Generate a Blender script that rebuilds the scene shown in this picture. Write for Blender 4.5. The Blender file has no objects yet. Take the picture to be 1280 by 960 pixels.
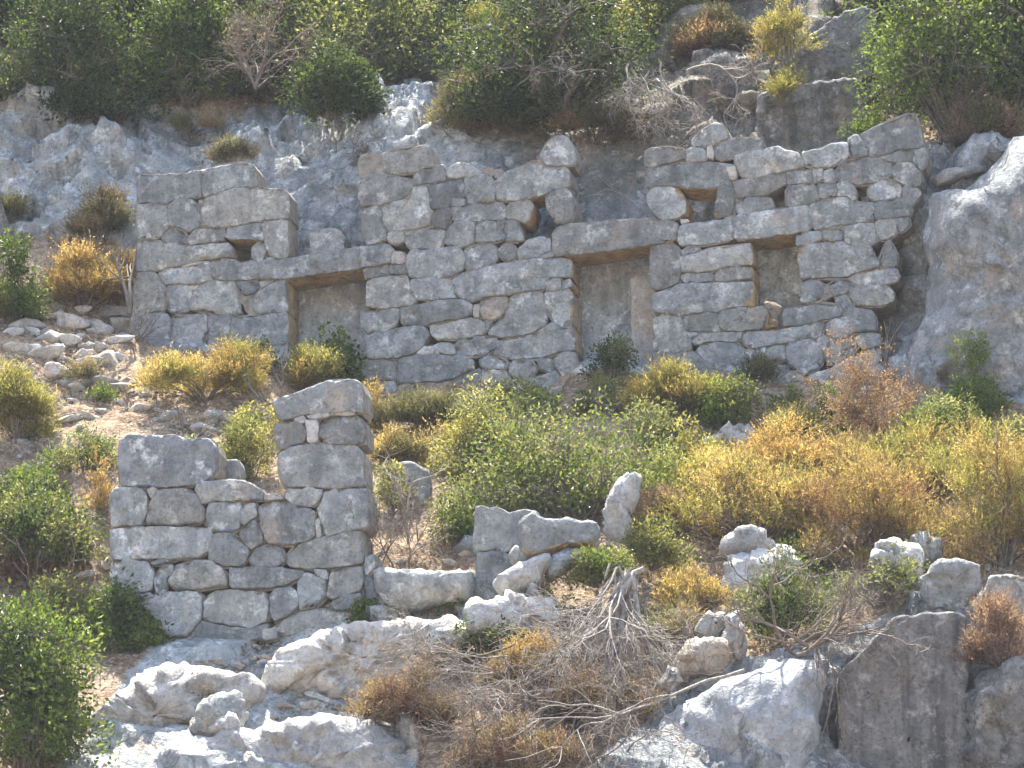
import bpy, math, random
import numpy as np

# ------------------------------------------------------------------ camera, sky, sun, exposure
SC = bpy.context.scene
PITCH = math.radians(15.0)          # looking up at the hillside from the shore
DIST, FPX = 60.0, 5700.0            # metres to the house wall, focal length in photo pixels (1280 wide)
CAM = np.array([0.0, -DIST * math.cos(PITCH), -DIST * math.sin(PITCH)])
cam_d = bpy.data.cameras.new('camera')
cam_d.sensor_width = 36.0
cam_d.lens = 36.0 * FPX / 1280.0
cam_d.clip_end = 6000.0
cam_o = bpy.data.objects.new('camera', cam_d)
SC.collection.objects.link(cam_o)
cam_o.location = CAM
cam_o.rotation_euler = (math.radians(90) + PITCH, 0, 0)
SC.camera = cam_o

SUN_EL, SUN_AZ = math.radians(67.0), math.radians(-12.0)     # azimuth from +y towards +x
world = bpy.data.worlds.new('World')
SC.world = world
world.use_nodes = True
wn = world.node_tree.nodes
wl = world.node_tree.links
sky = wn.new('ShaderNodeTexSky')
sky.sky_type = 'NISHITA'
sky.sun_disc = False
sky.sun_elevation = SUN_EL
sky.sun_rotation = SUN_AZ
sky.air_density = 1.0
sky.dust_density = 2.5
sky.ozone_density = 1.0
bg = wn['Background']
bg.inputs['Strength'].default_value = 0.14
wl.new(sky.outputs[0], bg.inputs['Color'])
sun_d = bpy.data.lights.new('sun', 'SUN')
sun_d.energy = 5.0
sun_d.angle = math.radians(0.5)
sun_d.color = (1.0, 0.95, 0.86)
sun_o = bpy.data.objects.new('sun', sun_d)
SC.collection.objects.link(sun_o)
sun_o.rotation_euler = (math.radians(90) - SUN_EL, 0, math.radians(180) - SUN_AZ)
SC.view_settings.view_transform = 'Standard'
SC.view_settings.look = 'None'
SC.view_settings.gamma = 1.0
SC.view_settings.use_curve_mapping = False
SC.view_settings.exposure = 1.9
SC.cycles.max_bounces = 4
SC.cycles.diffuse_bounces = 3
SC.cycles.glossy_bounces = 1
SC.cycles.transmission_bounces = 2
SC.cycles.volume_bounces = 0
SC.cycles.use_light_tree = False
SC.cycles.use_adaptive_sampling = True
SC.cycles.adaptive_threshold = 0.03
SC.cycles.caustics_reflective = False
SC.cycles.caustics_refractive = False

rng = np.random.default_rng(7)
random.seed(7)
COL = SC.collection

# ------------------------------------------------------------------ viewing geometry helpers (photo pixel -> place)
FW = np.array([0, math.cos(PITCH), math.sin(PITCH)])
UP = np.array([0, -math.sin(PITCH), math.cos(PITCH)])
RT = np.array([1.0, 0, 0])

def ray(px, py):
    return FW + RT * ((px - 640.0) / FPX) + UP * ((480.0 - py) / FPX)

def at_y(px, py, y):
    d = ray(px, py)
    return CAM + d * ((y - CAM[1]) / d[1])

def at_plane(px, py, o, n):
    d = ray(px, py)
    return CAM + d * (np.dot(o - CAM, n) / np.dot(d, n))

def proj(P):
    Q = np.asarray(P, float) - CAM
    dep = Q @ FW
    return 640 + FPX * Q[..., 0] / dep, 480 - FPX * (Q @ UP) / dep, dep

def z_at(py, y):
    return at_y(640, py, y)[2]

# ------------------------------------------------------------------ noise
_g = np.random.default_rng(99)
_perm = _g.permutation(256)
_perm = np.concatenate([_perm, _perm, _perm])
_grad = _g.normal(size=(256, 3))
_grad /= np.linalg.norm(_grad, axis=1)[:, None]
_rnd = _g.random(256)

def perlin(p):
    p = np.asarray(p, float)
    i = np.floor(p).astype(int)
    f = p - i
    i &= 255
    u = f * f * f * (f * (f * 6 - 15) + 10)
    out = 0
    for dx in (0, 1):
        wx = u[:, 0] if dx else 1 - u[:, 0]
        for dy in (0, 1):
            wy = u[:, 1] if dy else 1 - u[:, 1]
            for dz in (0, 1):
                wz = u[:, 2] if dz else 1 - u[:, 2]
                h = _perm[_perm[_perm[(i[:, 0] + dx) & 255] + ((i[:, 1] + dy) & 255)] + ((i[:, 2] + dz) & 255)]
                g = _grad[h]
                out = out + wx * wy * wz * (g[:, 0] * (f[:, 0] - dx) + g[:, 1] * (f[:, 1] - dy) + g[:, 2] * (f[:, 2] - dz))
    return out * 1.5

def fbm(p, octv=5, gain=0.5, ridged=False):
    p = np.asarray(p, float)
    a, s, out = 1.0, 1.0, 0.0
    for k in range(octv):
        n = perlin(p * s + 17.3 * k)
        if ridged:
            n = 1 - 2 * np.abs(n)
        out = out + a * n
        a *= gain
        s *= 2.03
    return out

def cells(p):
    """worley cells: distance to nearest, to second nearest, random value of the nearest cell"""
    p = np.asarray(p, float)
    i = np.floor(p).astype(int)
    d1 = np.full(len(p), 9.0)
    d2 = np.full(len(p), 9.0)
    v1 = np.zeros(len(p))
    for dx in (-1, 0, 1):
        for dy in (-1, 0, 1):
            for dz in (-1, 0, 1):
                c = i + np.array([dx, dy, dz])
                h = _perm[_perm[_perm[c[:, 0] & 255] + (c[:, 1] & 255)] + (c[:, 2] & 255)]
                q = c + np.stack([_rnd[h], _rnd[(h + 71) & 255], _rnd[(h + 151) & 255]], 1)
                d = np.linalg.norm(q - p, axis=1)
                near = d < d1
                d2 = np.where(near, d1, np.minimum(d2, d))
                v1 = np.where(near, _rnd[(h + 37) & 255], v1)
                d1 = np.where(near, d, d1)
    return d1, d2, v1

def facets(p, tilt=0.8):
    """broken-rock relief: every cell is a plane of its own offset and tilt"""
    p = np.asarray(p, float)
    i = np.floor(p).astype(int)
    d1 = np.full(len(p), 9.0)
    val = np.zeros(len(p))
    for dx in (-1, 0, 1):
        for dy in (-1, 0, 1):
            for dz in (-1, 0, 1):
                c = i + np.array([dx, dy, dz])
                h = _perm[_perm[_perm[c[:, 0] & 255] + (c[:, 1] & 255)] + (c[:, 2] & 255)]
                q = p - (c + np.stack([_rnd[h], _rnd[(h + 71) & 255], _rnd[(h + 151) & 255]], 1))
                d = np.linalg.norm(q, axis=1)
                v = _rnd[(h + 37) & 255] - 0.5 + tilt * np.sum(_grad[h] * q, 1)
                val = np.where(d < d1, v, val)
                d1 = np.minimum(d, d1)
    return val

# ------------------------------------------------------------------ mesh helpers
def mesh_np(name, V, quads=None, tris=None, attrs=None, mats=(), midx=None, smooth=True):
    V = np.asarray(V, np.float32)
    nq = 0 if quads is None else len(quads)
    nt = 0 if tris is None else len(tris)
    loops = []
    if nq: loops.append(np.asarray(quads, np.int32).ravel())
    if nt: loops.append(np.asarray(tris, np.int32).ravel())
    loops = np.concatenate(loops)
    m = bpy.data.meshes.new(name)
    m.vertices.add(len(V))
    m.vertices.foreach_set('co', V.ravel())
    m.loops.add(len(loops))
    m.loops.foreach_set('vertex_index', loops)
    m.polygons.add(nq + nt)
    st = np.concatenate([np.arange(nq) * 4, nq * 4 + np.arange(nt) * 3]).astype(np.int32)
    m.polygons.foreach_set('loop_start', st)
    if midx is not None:
        m.polygons.foreach_set('material_index', np.asarray(midx, np.int32))
    m.polygons.foreach_set('use_smooth', np.full(nq + nt, bool(smooth)))
    for k, a in (attrs or {}).items():
        at = m.attributes.new(k, 'FLOAT', 'POINT')
        at.data.foreach_set('value', np.asarray(a, np.float32))
    for mt in mats:
        m.materials.append(mt)
    m.update(calc_edges=True)
    return m

def vnormals(V, quads):
    a, b, c, d = (V[quads[:, k]] for k in range(4))
    fn = np.cross(c - a, d - b)
    N = np.zeros_like(V)
    for k in range(4):
        np.add.at(N, quads[:, k], fn)
    return N / np.maximum(np.linalg.norm(N, axis=1), 1e-9)[:, None]

def link(name, mesh, parent=None, loc=None):
    o = bpy.data.objects.new(name, mesh)
    COL.objects.link(o)
    if parent is not None:
        o.parent = parent
    if loc is not None:
        o.location = loc
    return o

def tag(o, label, cat, group=None, kind=None):
    if label: o['label'] = label
    if cat: o['category'] = cat
    if group: o['group'] = group
    if kind: o['kind'] = kind
    return o

def empty(name, loc, label, cat, group=None, rz=0.0):
    o = bpy.data.objects.new(name, None)
    COL.objects.link(o)
    o.location = loc
    o.rotation_euler = (0, 0, rz)
    o.empty_display_size = 0.1
    return tag(o, label, cat, group)

# ------------------------------------------------------------------ materials
class NT:
    def __init__(s, name):
        s.m = bpy.data.materials.new(name)
        s.m.use_nodes = True
        s.t = s.m.node_tree
        s.t.nodes.clear()
    def n(s, typ, ins=None, **kw):
        nd = s.t.nodes.new('ShaderNode' + typ)
        for k, v in kw.items():
            setattr(nd, k, v)
        for k, v in (ins or {}).items():
            sk = nd.inputs[k]
            if hasattr(v, 'links'):
                s.t.links.new(v, sk)
            else:
                sk.default_value = v
        return nd
    def noise(s, vec, scale, detail=6, rough=0.6, dist=0.0):
        return s.n('TexNoise', {'Vector': vec, 'Scale': scale, 'Detail': detail, 'Roughness': rough, 'Distortion': dist}).outputs[0]
    def ramp(s, fac, stops):
        r = s.n('ValToRGB', {'Fac': fac})
        e = r.color_ramp.elements
        while len(e) < len(stops):
            e.new(0.5)
        for el, (p, c) in zip(e, stops):
            el.position = p
            el.color = (c, c, c, 1) if isinstance(c, (int, float)) else (*c, 1)
        return r.outputs[0]
    def mix(s, fac, a, b, mode='MIX'):
        nd = s.n('Mix', data_type='RGBA', blend_type=mode)
        for k, v in ((0, fac), (6, a), (7, b)):
            if hasattr(v, 'links'):
                s.t.links.new(v, nd.inputs[k])
            elif k and isinstance(v, tuple):
                nd.inputs[k].default_value = (*v, 1)
            elif k:
                nd.inputs[k].default_value = (v, v, v, 1)
            else:
                nd.inputs[k].default_value = v
        return nd.outputs[2]
    def math(s, op, a, b=0.0):
        nd = s.n('Math', operation=op)
        for k, v in ((0, a), (1, b)):
            if hasattr(v, 'links'):
                s.t.links.new(v, nd.inputs[k])
            else:
                nd.inputs[k].default_value = v
        return nd.outputs[0]
    def scaled(s, vec, sc):
        return s.n('Mapping', {'Vector': vec, 'Scale': sc}).outputs[0]
    def out(s, sh):
        s.t.links.new(sh, s.n('OutputMaterial').inputs['Surface'])
        return s.m

def limestone(nt, pos, base=(0.328, 0.342, 0.333), dark=(0.138, 0.148, 0.149), pale=(0.56, 0.57, 0.555),
              warm=(0.40, 0.315, 0.23), objvar=True, warm_at=0.60, streak=0.5, cracks=0.0):
    """weathered grey limestone: lichen patches, pale crust, warm unlichened patches, dark water streaks"""
    if objvar:      # every block has its own markings
        ob = nt.n('ObjectInfo').outputs['Random']
        of = nt.n('CombineXYZ', {0: nt.math('MULTIPLY', ob, 61.0), 1: nt.math('MULTIPLY', ob, 37.0), 2: nt.math('MULTIPLY', ob, 83.0)}).outputs[0]
        pos = nt.n('VectorMath', {0: pos, 1: of}, operation='ADD').outputs[0]
    n_big = nt.noise(pos, 1.1, 3, 0.6, 0.3)
    n_mid = nt.noise(pos, 4.5, 5, 0.68, 0.2)
    n_fin = nt.noise(pos, 22.0, 3, 0.7)
    n_w = nt.noise(pos, 1.7, 4, 0.62, 0.5)
    c = nt.mix(nt.ramp(n_mid, [(0.34, 0.0), (0.62, 1.0)]), dark, base)
    c = nt.mix(nt.ramp(n_big, [(0.40, 0.5), (0.60, 0.0)]), c, tuple(0.70 * x for x in base))
    c = nt.mix(nt.ramp(n_w, [(warm_at, 0.0), (warm_at + 0.12, 0.55)]), c, warm)
    st = nt.noise(nt.scaled(pos, (3.2, 3.2, 0.35)), 1.6, 4, 0.6)
    c = nt.mix(nt.ramp(st, [(0.50, 0.0), (0.66, streak)]), c, tuple(0.8 * x for x in dark))
    sp = nt.noise(pos, 4.2, 6, 0.74)
    c = nt.mix(nt.ramp(sp, [(0.54, 0.0), (0.66, 0.8)]), c, pale)
    c = nt.mix(nt.ramp(n_fin, [(0.30, 0.6), (0.50, 0.0)]), c, tuple(0.55 * x for x in dark))
    if cracks:
        wv = nt.n('VectorMath', {0: pos, 1: nt.n('VectorMath', {0: nt.n('TexNoise', {'Vector': pos, 'Scale': 2.2, 'Detail': 4.0}).outputs['Color'], 'Scale': 0.5}, operation='SCALE').outputs[0]}, operation='ADD').outputs[0]
        ce = nt.n('TexVoronoi', {'Vector': nt.scaled(wv, (1, 1, 0.7)), 'Scale': 2.1}, feature='DISTANCE_TO_EDGE').outputs[0]
        gate = nt.ramp(n_big, [(0.42, 0.0), (0.56, 1.0)])
        c = nt.mix(nt.math('MULTIPLY', nt.ramp(ce, [(0.0, cracks), (0.035, 0.0)]), gate), c, tuple(0.3 * x for x in dark))
        pt = nt.n('TexVoronoi', {'Vector': wv, 'Scale': 7.0}, feature='F1').outputs[0]
        c = nt.mix(nt.math('MULTIPLY', nt.ramp(pt, [(0.10, cracks), (0.24, 0.0)]), nt.ramp(n_w, [(0.44, 0.0), (0.52, 1.0)])), c, tuple(0.4 * x for x in dark))
    if objvar:
        oi = nt.n('ObjectInfo')
        v = nt.math('MULTIPLY_ADD', oi.outputs['Random'], 0.58)
        v.node.inputs[2].default_value = 0.78
        hv = nt.n('HueSaturation', {'Color': c, 'Value': v, 'Saturation': 1.0, 'Hue': 0.5})
        r2 = nt.math('FRACT', nt.math('MULTIPLY', oi.outputs['Random'], 17.31))
        c = nt.mix(nt.ramp(r2, [(0.45, 0.0), (1.0, 0.8)]), hv.outputs[0], nt.mix(1.0, hv.outputs[0], (1.07, 1.0, 0.91), 'MULTIPLY'))
    return c, n_mid, n_fin

def rock_bump(nt, pos, n_mid, strength=0.9, dist=0.05):
    pit = nt.n('TexVoronoi', {'Vector': pos, 'Scale': 17.0}, feature='F1').outputs[0]
    big = nt.noise(pos, 3.0, 5, 0.68)
    h = nt.math('ADD', nt.math('MULTIPLY', big, 1.4), nt.math('MULTIPLY', nt.ramp(pit, [(0.0, 0.0), (0.45, 1.0)]), 0.16))
    h = nt.math('ADD', h, nt.math('MULTIPLY', nt.noise(pos, 28, 3, 0.75), 0.5))
    return nt.n('Bump', {'Height': h, 'Strength': strength, 'Distance': dist}).outputs[0]

def mat_stone(name, **kw):
    nt = NT(name)
    pos = nt.n('NewGeometry').outputs['Position']
    c, nm, nf = limestone(nt, pos, **kw)
    b = nt.n('BsdfPrincipled', {'Base Color': c, 'Roughness': 0.9, 'Normal': rock_bump(nt, pos, nm)})
    b.inputs['Specular IOR Level'].default_value = 0.2
    return nt.out(b.outputs[0])

def mat_tan(name):
    nt = NT(name)
    pos = nt.n('NewGeometry').outputs['Position']
    n = nt.noise(pos, 4.0, 5, 0.65, 0.4)
    c = nt.ramp(n, [(0.3, (0.20, 0.145, 0.085)), (0.5, (0.42, 0.30, 0.165)), (0.7, (0.50, 0.40, 0.26))])
    g = nt.noise(pos, 2.6, 5, 0.7, 0.3)
    c = nt.mix(nt.ramp(g, [(0.46, 0.0), (0.62, 0.8)]), c, (0.24, 0.235, 0.215))
    c = nt.mix(nt.ramp(nt.noise(pos, 12.0, 3, 0.7), [(0.34, 0.7), (0.5, 0.0)]), c, (0.09, 0.07, 0.05))
    b = nt.n('BsdfPrincipled', {'Base Color': c, 'Roughness': 0.9, 'Normal': rock_bump(nt, pos, n)})
    return nt.out(b.outputs[0])

def mat_core(name):
    nt = NT(name)
    pos = nt.n('NewGeometry').outputs['Position']
    n = nt.noise(pos, 9.0, 6, 0.65)
    c = nt.ramp(n, [(0.35, (0.16, 0.145, 0.125)), (0.7, (0.34, 0.31, 0.26))])
    b = nt.n('BsdfPrincipled', {'Base Color': c, 'Roughness': 1.0, 'Normal': rock_bump(nt, pos, n)})
    return nt.out(b.outputs[0])

def mat_ground(name):
    nt = NT(name)
    pos = nt.n('NewGeometry').outputs['Position']
    rk = nt.n('Attribute', attribute_name='rock').outputs['Fac']
    c, nm, nf = limestone(nt, pos, objvar=False, base=(0.345, 0.355, 0.348), warm_at=0.57, streak=0.55, cracks=0.55)
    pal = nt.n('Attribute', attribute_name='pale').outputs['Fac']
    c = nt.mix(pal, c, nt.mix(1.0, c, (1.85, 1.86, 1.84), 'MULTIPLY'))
    stn = nt.n('Attribute', attribute_name='stain').outputs['Fac']
    c = nt.mix(stn, c, nt.mix(1.0, c, (0.74, 0.65, 0.54), 'MULTIPLY'))
    s1 = nt.noise(pos, 2.2, 5, 0.65, 0.3)
    s2 = nt.noise(pos, 14.0, 4, 0.75)
    soil = nt.ramp(s1, [(0.3, (0.10, 0.07, 0.045)), (0.5, (0.22, 0.155, 0.10)), (0.68, (0.36, 0.27, 0.18))])
    soil = nt.mix(nt.ramp(s2, [(0.52, 0.0), (0.62, 0.75)]), soil, (0.42, 0.34, 0.25))
    soil = nt.mix(nt.ramp(s2, [(0.34, 0.8), (0.46, 0.0)]), soil, (0.07, 0.05, 0.035))
    f = nt.ramp(nt.math('ADD', rk, nt.math('MULTIPLY', nt.math('SUBTRACT', nt.noise(pos, 3.0, 5, 0.7), 0.5), 0.9)),
                [(0.42, 0.0), (0.58, 1.0)])
    col = nt.mix(f, soil, c)
    b = nt.n('BsdfPrincipled', {'Base Color': col, 'Roughness': 0.95, 'Normal': rock_bump(nt, pos, nm, 1.0, 0.06)})
    b.inputs['Specular IOR Level'].default_value = 0.14
    return nt.out(b.outputs[0])

def mat_leaf(name, stops, trans=0.45, rough=0.5, spec=0.35):
    nt = NT(name)
    a = nt.n('Attribute', attribute_name='rnd').outputs['Fac']
    k = len(stops)
    c = nt.ramp(a, [(0.05 + 0.9 * i / max(1, k - 1), s) for i, s in enumerate(stops)])
    b = nt.n('BsdfPrincipled', {'Base Color': c, 'Roughness': rough})
    b.inputs['Specular IOR Level'].default_value = spec
    tc = nt.mix(1.0, c, (1.25, 1.2, 0.8), 'MULTIPLY')
    t = nt.n('BsdfTranslucent', {'Color': tc})
    mx = nt.n('MixShader', {0: trans, 1: b.outputs[0], 2: t.outputs[0]})
    return nt.out(mx.outputs[0])

def mat_bark(name, a, b_):
    nt = NT(name)
    pos = nt.n('NewGeometry').outputs['Position']
    n = nt.noise(pos, 20.0, 6, 0.7)
    oi = nt.noise(pos, 1.5, 3, 0.5)
    c = nt.mix(nt.ramp(n, [(0.35, 0.0), (0.65, 1.0)]), a, b_)
    b = nt.n('BsdfPrincipled', {'Base Color': c, 'Roughness': 0.85})
    return nt.out(b.outputs[0])

M = {}
M['stone'] = mat_stone('weathered_limestone')
M['stone_dark'] = mat_stone('dark_lichened_limestone', base=(0.24, 0.25, 0.255), dark=(0.12, 0.13, 0.135), warm_at=0.7)
M['stone_pale'] = mat_stone('pale_limestone', base=(0.50, 0.485, 0.455), dark=(0.28, 0.275, 0.265), warm=(0.50, 0.40, 0.30), streak=0.2)
M['rubble'] = mat_stone('rubble_limestone', base=(0.47, 0.435, 0.385), dark=(0.24, 0.22, 0.2), warm=(0.46, 0.33, 0.22), warm_at=0.52, streak=0.15)
M['rock'] = mat_stone('bedrock_limestone', base=(0.34, 0.35, 0.342), dark=(0.15, 0.158, 0.158), warm_at=0.56, objvar=False, streak=0.4, cracks=0.35)
M['cliff'] = mat_stone('stained_cliff_limestone', base=(0.26, 0.25, 0.23), dark=(0.09, 0.088, 0.082), pale=(0.42, 0.40, 0.36), warm=(0.30, 0.22, 0.15), objvar=False, streak=0.85, cracks=0.5)
M['smooth_rock'] = mat_stone('smooth_pale_limestone', base=(0.43, 0.44, 0.435), dark=(0.27, 0.28, 0.285), pale=(0.62, 0.62, 0.60), warm_at=0.68, objvar=False, streak=0.35)
M['tan'] = mat_tan('unweathered_tan_limestone')
M['core'] = mat_core('earth_mortar')
M['ground'] = mat_ground('hillside_rock_and_soil')
M['green'] = mat_leaf('leaf_green', [(0.026, 0.048, 0.014), (0.06, 0.092, 0.024), (0.13, 0.155, 0.045)], 0.5, 0.5, 0.22)
M['bright'] = mat_leaf('leaf_bright_green', [(0.045, 0.08, 0.018), (0.11, 0.16, 0.03), (0.21, 0.255, 0.07)], 0.5, 0.5, 0.22)
M['olive'] = mat_leaf('leaf_olive_green', [(0.07, 0.092, 0.033), (0.155, 0.175, 0.058), (0.30, 0.30, 0.15)], 0.5, 0.5, 0.22)
M['darkg'] = mat_leaf('leaf_dark_green', [(0.020, 0.034, 0.013), (0.042, 0.066, 0.021), (0.10, 0.122, 0.04)], 0.5, 0.5, 0.22)
M['ochre'] = mat_leaf('broom_ochre', [(0.17, 0.12, 0.05), (0.38, 0.285, 0.115), (0.55, 0.45, 0.21)], 0.52, 0.7, 0.1)
M['orange'] = mat_leaf('broom_orange', [(0.19, 0.12, 0.05), (0.40, 0.27, 0.11), (0.54, 0.40, 0.18)], 0.52, 0.7, 0.1)
M['yellowg'] = mat_leaf('broom_yellow_green', [(0.13, 0.125, 0.04), (0.28, 0.265, 0.085), (0.44, 0.41, 0.16)], 0.52, 0.7, 0.1)
M['brown'] = mat_leaf('dry_brown_leaf', [(0.15, 0.085, 0.055), (0.30, 0.19, 0.12), (0.48, 0.34, 0.19)], 0.45, 0.8, 0.1)
M['rust'] = mat_leaf('rusty_needles', [(0.14, 0.085, 0.065), (0.27, 0.18, 0.14), (0.41, 0.30, 0.23)], 0.4, 0.8, 0.1)
M['dull'] = mat_leaf('dull_grey_green', [(0.07, 0.07, 0.04), (0.14, 0.135, 0.07), (0.24, 0.22, 0.12)], 0.45, 0.7, 0.1)
M['straw'] = mat_leaf('straw', [(0.16, 0.11, 0.06), (0.33, 0.25, 0.14), (0.50, 0.41, 0.26)], 0.35, 0.7, 0.1)
M['bark'] = mat_bark('bark', (0.09, 0.072, 0.055), (0.20, 0.17, 0.14))
M['dead'] = mat_bark('dead_wood', (0.16, 0.14, 0.12), (0.40, 0.36, 0.31))
M['deadbrown'] = mat_bark('dead_twigs', (0.10, 0.08, 0.065), (0.24, 0.195, 0.16))
# ------------------------------------------------------------------ hillside
LOW = [(1400, -13.0)]
TOP = [(-140, 9.5), (-500, 18.0)]
PROFILES = {   # photo column -> (photo row, distance into the hill) from the bottom up
    -400: [(960, -7.5), (700, -3.5), (500, 0.0), (300, 3.2), (110, 5.0)],
    0: [(960, -8.0), (790, -5.2), (640, -3.0), (540, -1.5), (430, 0.3), (340, 2.0), (300, 2.6), (200, 3.4), (110, 4.2), (60, 6.0)],
    170: [(960, -8.0), (870, -6.5), (806, -4.95), (700, -4.1), (600, -2.8), (520, -1.2), (440, 0.6), (425, 1.0), (412, 1.85), (300, 2.2), (200, 3.3), (120, 4.2), (60, 6.0)],
    300: [(960, -8.0), (870, -6.6), (808, -5.2), (700, -4.2), (600, -2.8), (520, -1.3), (455, 0.4), (445, 0.7), (432, 1.5), (300, 1.62), (180, 2.4), (140, 3.8), (100, 5.0), (30, 6.5)],
    460: [(960, -8.2), (870, -6.9), (798, -5.75), (750, -5.4), (700, -4.9), (600, -3.2), (520, -1.2), (495, 0.1), (485, 0.4), (470, 1.15), (300, 1.28), (160, 1.9), (130, 3.3), (100, 4.5)],
    640: [(960, -8.6), (870, -7.2), (760, -6.1), (690, -5.0), (600, -3.2), (520, -1.2), (490, -0.2), (480, 0.0), (466, 0.76), (300, 0.9), (150, 1.6), (120, 2.9), (60, 4.8)],
    760: [(960, -8.6), (870, -7.4), (760, -6.2), (690, -5.0), (600, -3.2), (520, -1.4), (475, -0.4), (465, -0.28), (452, 0.50), (300, 0.62), (150, 1.5), (120, 2.6), (60, 4.5)],
    900: [(960, -8.2), (840, -7.4), (800, -6.6), (740, -5.8), (690, -4.8), (600, -3.2), (520, -1.9), (480, -0.9), (470, -0.6), (456, 0.16), (300, 0.28), (180, 1.0), (100, 2.0), (0, 3.5)],
    1060: [(960, -7.0), (780, -6.7), (740, -6.0), (690, -5.0), (600, -3.4), (520, -2.2), (480, -1.2), (470, -0.97), (456, -0.2), (300, -0.08), (200, 0.6), (100, 2.0), (0, 3.3)],
    1160: [(960, -7.0), (770, -6.7), (730, -6.2), (690, -5.2), (600, -3.8), (520, -2.6), (480, -1.9), (400, -1.0), (300, -0.5), (200, -0.1), (175, 0.5), (140, 2.0), (0, 4.0)],
    1280: [(960, -7.2), (770, -6.8), (720, -6.2), (690, -5.4), (600, -4.0), (500, -2.8), (400, -2.1), (300, -1.6), (190, -1.0), (160, 0.2), (0, 4.0)],
    1700: [(960, -8.0), (500, -3.0), (170, -0.5), (0, 4.0)],
}
_cols = sorted(PROFILES)
_CX = np.array([(c - 640) / 95.0 for c in _cols])
_CZ = []
for c in _cols:
    pr = LOW + PROFILES[c] + TOP
    zz = [(-17.6, -24.0)] + [(z_at(py, y), y) for py, y in pr] + [(60.0, 62.0)]
    zz.sort()
    _CZ.append((np.array([a for a, b in zz]), np.array([b for a, b in zz])))

def terrain_y(x, z):
    x = np.atleast_1d(np.asarray(x, float))
    z = np.atleast_1d(np.asarray(z, float))
    Y = np.stack([np.interp(z, a, b) for a, b in _CZ], 0)
    k = np.clip(np.searchsorted(_CX, x) - 1, 0, len(_CX) - 2)
    t = np.clip((x - _CX[k]) / (_CX[k + 1] - _CX[k]), 0, 1)
    t = t * t * (3 - 2 * t)
    idx = np.arange(len(x))
    return Y[k, idx] * (1 - t) + Y[k + 1, idx] * t

def hit(px, py):
    """where the line of sight through a photo pixel first meets the hillside"""
    d = ray(px, py)
    ys = np.arange(-14, 25, 0.02)
    P = CAM + d * ((ys - CAM[1]) / d[1])[:, None]
    g = terrain_y(P[:, 0], P[:, 2])
    k = np.argmax(ys > g)
    return P[k]

def inpoly(px, py, poly):
    r = np.zeros(len(px), bool)
    n = len(poly)
    for i in range(n):
        x1, y1 = poly[i]
        x2, y2 = poly[(i + 1) % n]
        c = ((y1 > py) != (y2 > py)) & (px < (x2 - x1) * (py - y1) / (y2 - y1 + 1e-9) + x1)
        r ^= c
    return r

ROCK_AREAS = [
    [(-300, 160), (20, 125), (190, 120), (300, 140), (370, 120), (470, 90), (560, 60), (700, 70), (850, 40), (940, 0), (1000, -40), (1090, 0), (1090, 170), (1150, 180), (1290, 150), (1500, 140), (1500, 510), (1180, 500), (1110, 470), (450, 470), (180, 430), (150, 300), (60, 290), (-300, 320)],
    [(100, 940), (150, 850), (210, 805), (340, 790), (470, 765), (560, 775), (520, 850), (520, 1300), (-100, 1300), (90, 930)],
    [(740, 960), (860, 850), (1030, 800), (1100, 770), (1300, 740), (1500, 740), (1500, 1300), (740, 1300)],
    [(470, 766), (600, 766), (620, 775), (600, 785), (470, 785)],
]

gx = np.concatenate([np.linspace(-60, -9, 52)[:-1], np.linspace(-9, 9, 371), np.linspace(9, 60, 52)[1:]])
gz = np.concatenate([np.linspace(-17.6, -8.5, 30)[:-1], np.linspace(-8.5, 7.6, 340), np.linspace(7.6, 40, 50)[1:]])
GX, GZ = np.meshgrid(gx, gz)
TX, TZ = GX.ravel(), GZ.ravel()
TY = terrain_y(TX, TZ)
Yg = TY.reshape(GX.shape).copy()
for _ in range(3):      # soften the breaks between profile columns and rows
    Yg[:, 1:-1] = 0.25 * Yg[:, :-2] + 0.5 * Yg[:, 1:-1] + 0.25 * Yg[:, 2:]
    Yg[1:-1] = 0.2 * Yg[:-2] + 0.6 * Yg[1:-1] + 0.2 * Yg[2:]
TV = np.stack([TX, Yg.ravel(), TZ], 1)
nx, nz = len(gx), len(gz)
ii = np.arange(nx * nz).reshape(nz, nx)
TQ = np.stack([ii[:-1, :-1], ii[:-1, 1:], ii[1:, 1:], ii[1:, :-1]], -1).reshape(-1, 4)
ppx, ppy, _ = proj(TV)
rock = np.zeros(len(TV))
for a in ROCK_AREAS:
    rock = np.maximum(rock, inpoly(ppx, ppy, a).astype(float))
Rg = rock.reshape(nz, nx)
for _ in range(6):
    Rg[:, 1:-1] = (Rg[:, :-2] + Rg[:, 1:-1] + Rg[:, 2:]) / 3
    Rg[1:-1] = (Rg[:-2] + Rg[1:-1] + Rg[2:]) / 3
rock = Rg.ravel()
TN = vnormals(TV, TQ)
TN[TN[:, 1] > 0] *= -1
warp = TV + 0.25 * np.stack([perlin(TV * 0.9 + s) for s in (3.1, 9.7, 21.3)], 1)
f1 = facets(warp * np.array([0.75, 0.75, 1.0]))
f2 = facets(warp * np.array([2.0, 2.0, 2.7]) + 5)
f3 = facets(warp * np.array([5.5, 5.5, 6.5]) + 9)
rel = 0.18 * fbm(TV * 0.6, 3) + 0.42 * f1 + 0.15 * f2 + 0.035 * f3 + 0.03 * fbm(TV * 4.0, 3, 0.6)
soilrel = 0.10 * fbm(TV * 0.8 + 4, 4) + 0.035 * fbm(TV * 4.5, 4)
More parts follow.
